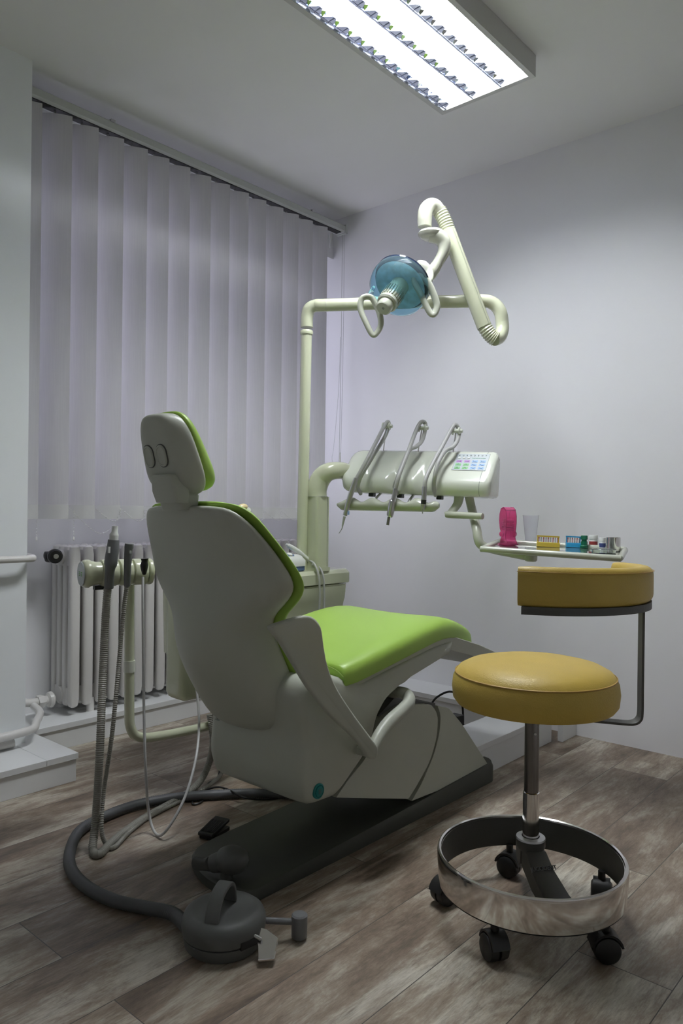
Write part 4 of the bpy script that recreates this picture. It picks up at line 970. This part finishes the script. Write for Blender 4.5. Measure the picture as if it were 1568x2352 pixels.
# ------------------------------------------------------------------ stool
SC = V((-.820, 1.622, 0))
LAT = V((RGT.x, RGT.y, 0)).normalized(); DEP = V((-LAT.y, LAT.x, 0))
stl = thing('swivel_stool', 'mustard yellow round swivel stool with chrome ring base and wraparound backrest', 'stool', SC)
R0 = .191
SEC = SC + LAT*.004
part('seat', lathe([(.0, .505), (.165, .505), (.182, .509), (.190, .520), (.1925, .545), (.190, .566), (.184, .578)], SEC, (0, 0, 1), 72), 'yellow', stl)
part('seat_top', lathe([(.184, .5785), (.176, .589), (.155, .600), (.12, .608), (.07, .613), (.0, .615)], SEC, (0, 0, 1), 72), 'yellow', stl)
part('piping', lathe([(.184, .576), (.1862, .5775), (.186, .580), (.1835, .581)], SEC, (0, 0, 1), 72, cap=False), 'yellowdark', stl)
part('seat_plate', join(lathe([(.075, .496), (.08, .505), (.0, .505)], SEC), lathe([(.022, .478), (.030, .482), (.032, .497)], SC)), 'castdark', stl)
part('inner_post', cyl(SC+UPV*.29, SC+UPV*.498, .0170), 'gunmetal', stl)
part('outer_post', lathe([(.0190, .19), (.0190, .298), (.0165, .300)], SC), 'chrome', stl)
part('collar', lathe([(.030, .165), (.034, .172), (.034, .188), (.030, .192), (.020, .192)], SC), 'castdark', stl)
part('collar_ring', lathe([(.021, .192), (.021, .1945), (.0335, .193), (.0345, .189)], SC), 'steel', stl)
part('post_pin', lathe([(.003, 0), (.003, .002)], SC - DEP*.017 + UPV*.44 + LAT*.003, -DEP), 'steel', stl)
# cast legs sloping from the collar to the ring
ld = (LAT*.24 - DEP*.97).normalized(); ls = V((-ld.y, ld.x, 0))
for sgn, nm in ((1, 'leg'), (-1, 'leg')):
    d = ld if sgn > 0 else (LAT*.24 + DEP*.97).normalized()
    ls_ = V((-d.y, d.x, 0)); rings = []
    for r_, w_, z0_, z1_ in ((.0, .024, .125, .170), (.03, .026, .110, .168), (.06, .029, .095, .140), (.12, .033, .082, .112), (.206, .036, .080, .096)):
        rings.append([SC + d*r_ + ls_*s_ + UPV*z for s_, z in ((-w_, z0_), (w_, z0_), (w_*.94, z1_), (w_*.45, z1_+.004), (-w_*.45, z1_+.004), (-w_*.94, z1_))])
    part(nm, loft(rings), 'castdark', stl, bevel=.003)
sl_a = SC + ld*.03 + UPV*.168; sl_b = SC + ld*.12 + UPV*.105
text('lettering', 'JUGODENT', .0125, SC+ld*.062+UPV*.1455, (ls if ls.dot(LAT) > 0 else -ls), (SC+ld*.03+UPV*.172)-(SC+ld*.06+UPV*.144), 'midgrey', stl, .0015)
part('ring', lathe([(.2130, .078), (.2150, .080), (.2190, .148), (.2175, .1545), (.2140, .157), (.2100, .155), (.2090, .150), (.2080, .150)], SC, (0, 0, 1), 96, cap=False), 'chrome', stl, label='wide chrome ring')
part('ring_lining', lathe([(.2078, .151), (.2085, .0775), (.2135, .0765)], SC, (0, 0, 1), 96, cap=False), 'castdark', stl)
for ang in (-84, -12, 60, 132, 204):
    a = math.radians(ang); c = SC + V((math.cos(a), math.sin(a), 0))*.203
    roll = V((math.cos(a+.9), math.sin(a+.9), 0)); axl = V((-roll.y, roll.x, 0))
    cs = part('caster', join(lathe([(.022, -.025), (.0275, -.021), (.0288, -.014), (.0288, -.003), (.024, -.002)], c+UPV*.029, axl, 32), lathe([(.024, .002), (.0288, .003), (.0288, .014), (.0275, .021), (.022, .025)], c+UPV*.029, axl, 32)), 'black', stl)
    hood = [[c + roll*(math.cos(t)*.0345) + UPV*(.030+math.sin(t)*.0345) + axl*s_ for t in [math.radians(q) for q in range(10, 171, 16)]] + [c + roll*(math.cos(t)*.0295) + UPV*(.030+math.sin(t)*.0295) + axl*s_ for t in [math.radians(q) for q in range(170, 9, -16)]] for s_ in (-.020, .020)]
    part('caster_hood', loft(hood), 'black', cs)
    part('caster_stem', cyl(c+UPV*.055, c+UPV*.082, .009), 'black', cs)
# backrest
def arc(r, ph): a = math.radians(ph); return SC + LAT*(r*math.cos(a)) + DEP*(r*math.sin(a))
rings = []
for i in range(41):
    t = i/40; ph = -112 + t*(22+112)
    e = min(1, (min(i, 40-i)*.45+.25)**.5) if min(i, 40-i) < 3 else 1
    zt_ = .849 - .010*t; zb_ = .765 - .003*t
    zc = (zt_+zb_)/2; hh = (zt_-zb_)/2
    rings.append([arc(.240 + a*e, ph) + UPV*(zc + b_*(.9+.1*e)) for a, b_ in rrect(.021, hh, .018, 5)])
part('backrest', loft(rings), 'yellow', stl, auto=60)
part('backrest_seam', tube([arc(.2615, -112+134*i/40) + UPV*(.839-.010*i/40) for i in range(41)], .0009, 6, 0), 'yellowdark', stl)
rings = []
for i in range(31):
    ph = -110 + i*(8+110)/30; z = .757 - .003*i/30
    rings.append([arc(.242+a, ph) + UPV*(z + b_) for a, b_ in ((-.012, -.006), (.016, -.006), (.016, .010), (-.012, .010))])
part('backrest_strip', loft(rings), 'castdark', stl, smooth=False)
bx = arc(.249, -4)
rd = (bx-SC); rd.z = 0; rd.normalize(); tg = V((-rd.y, rd.x, 0))
def strap(P, w=.016, th=.0028):
    Q = catmull(P, 5); rings = []
    for i, p in enumerate(Q):
        t = (Q[min(i+1, len(Q)-1)]-Q[max(i-1, 0)]).normalized(); nn = t.cross(tg).normalized()
        rings.append([p + nn*th + tg*w, p - nn*th + tg*w, p - nn*th - tg*w, p + nn*th - tg*w])
    return loft(rings)
part('backrest_bracket', strap([bx+UPV*.762, bx+UPV*.70, bx+UPV*.56, bx+UPV*.495, bx+UPV*.478-rd*.004, bx+UPV*.470-rd*.016, bx+UPV*.469-rd*.04, SC+rd*.12+UPV*.475, SC+rd*.04+UPV*.482]), 'castdark', stl, bevel=.0008)
part('bracket_clamp', box(bx+UPV*.752, (.022, .04, .012), (rd, tg, UPV)), 'castdark', stl, bevel=.002)
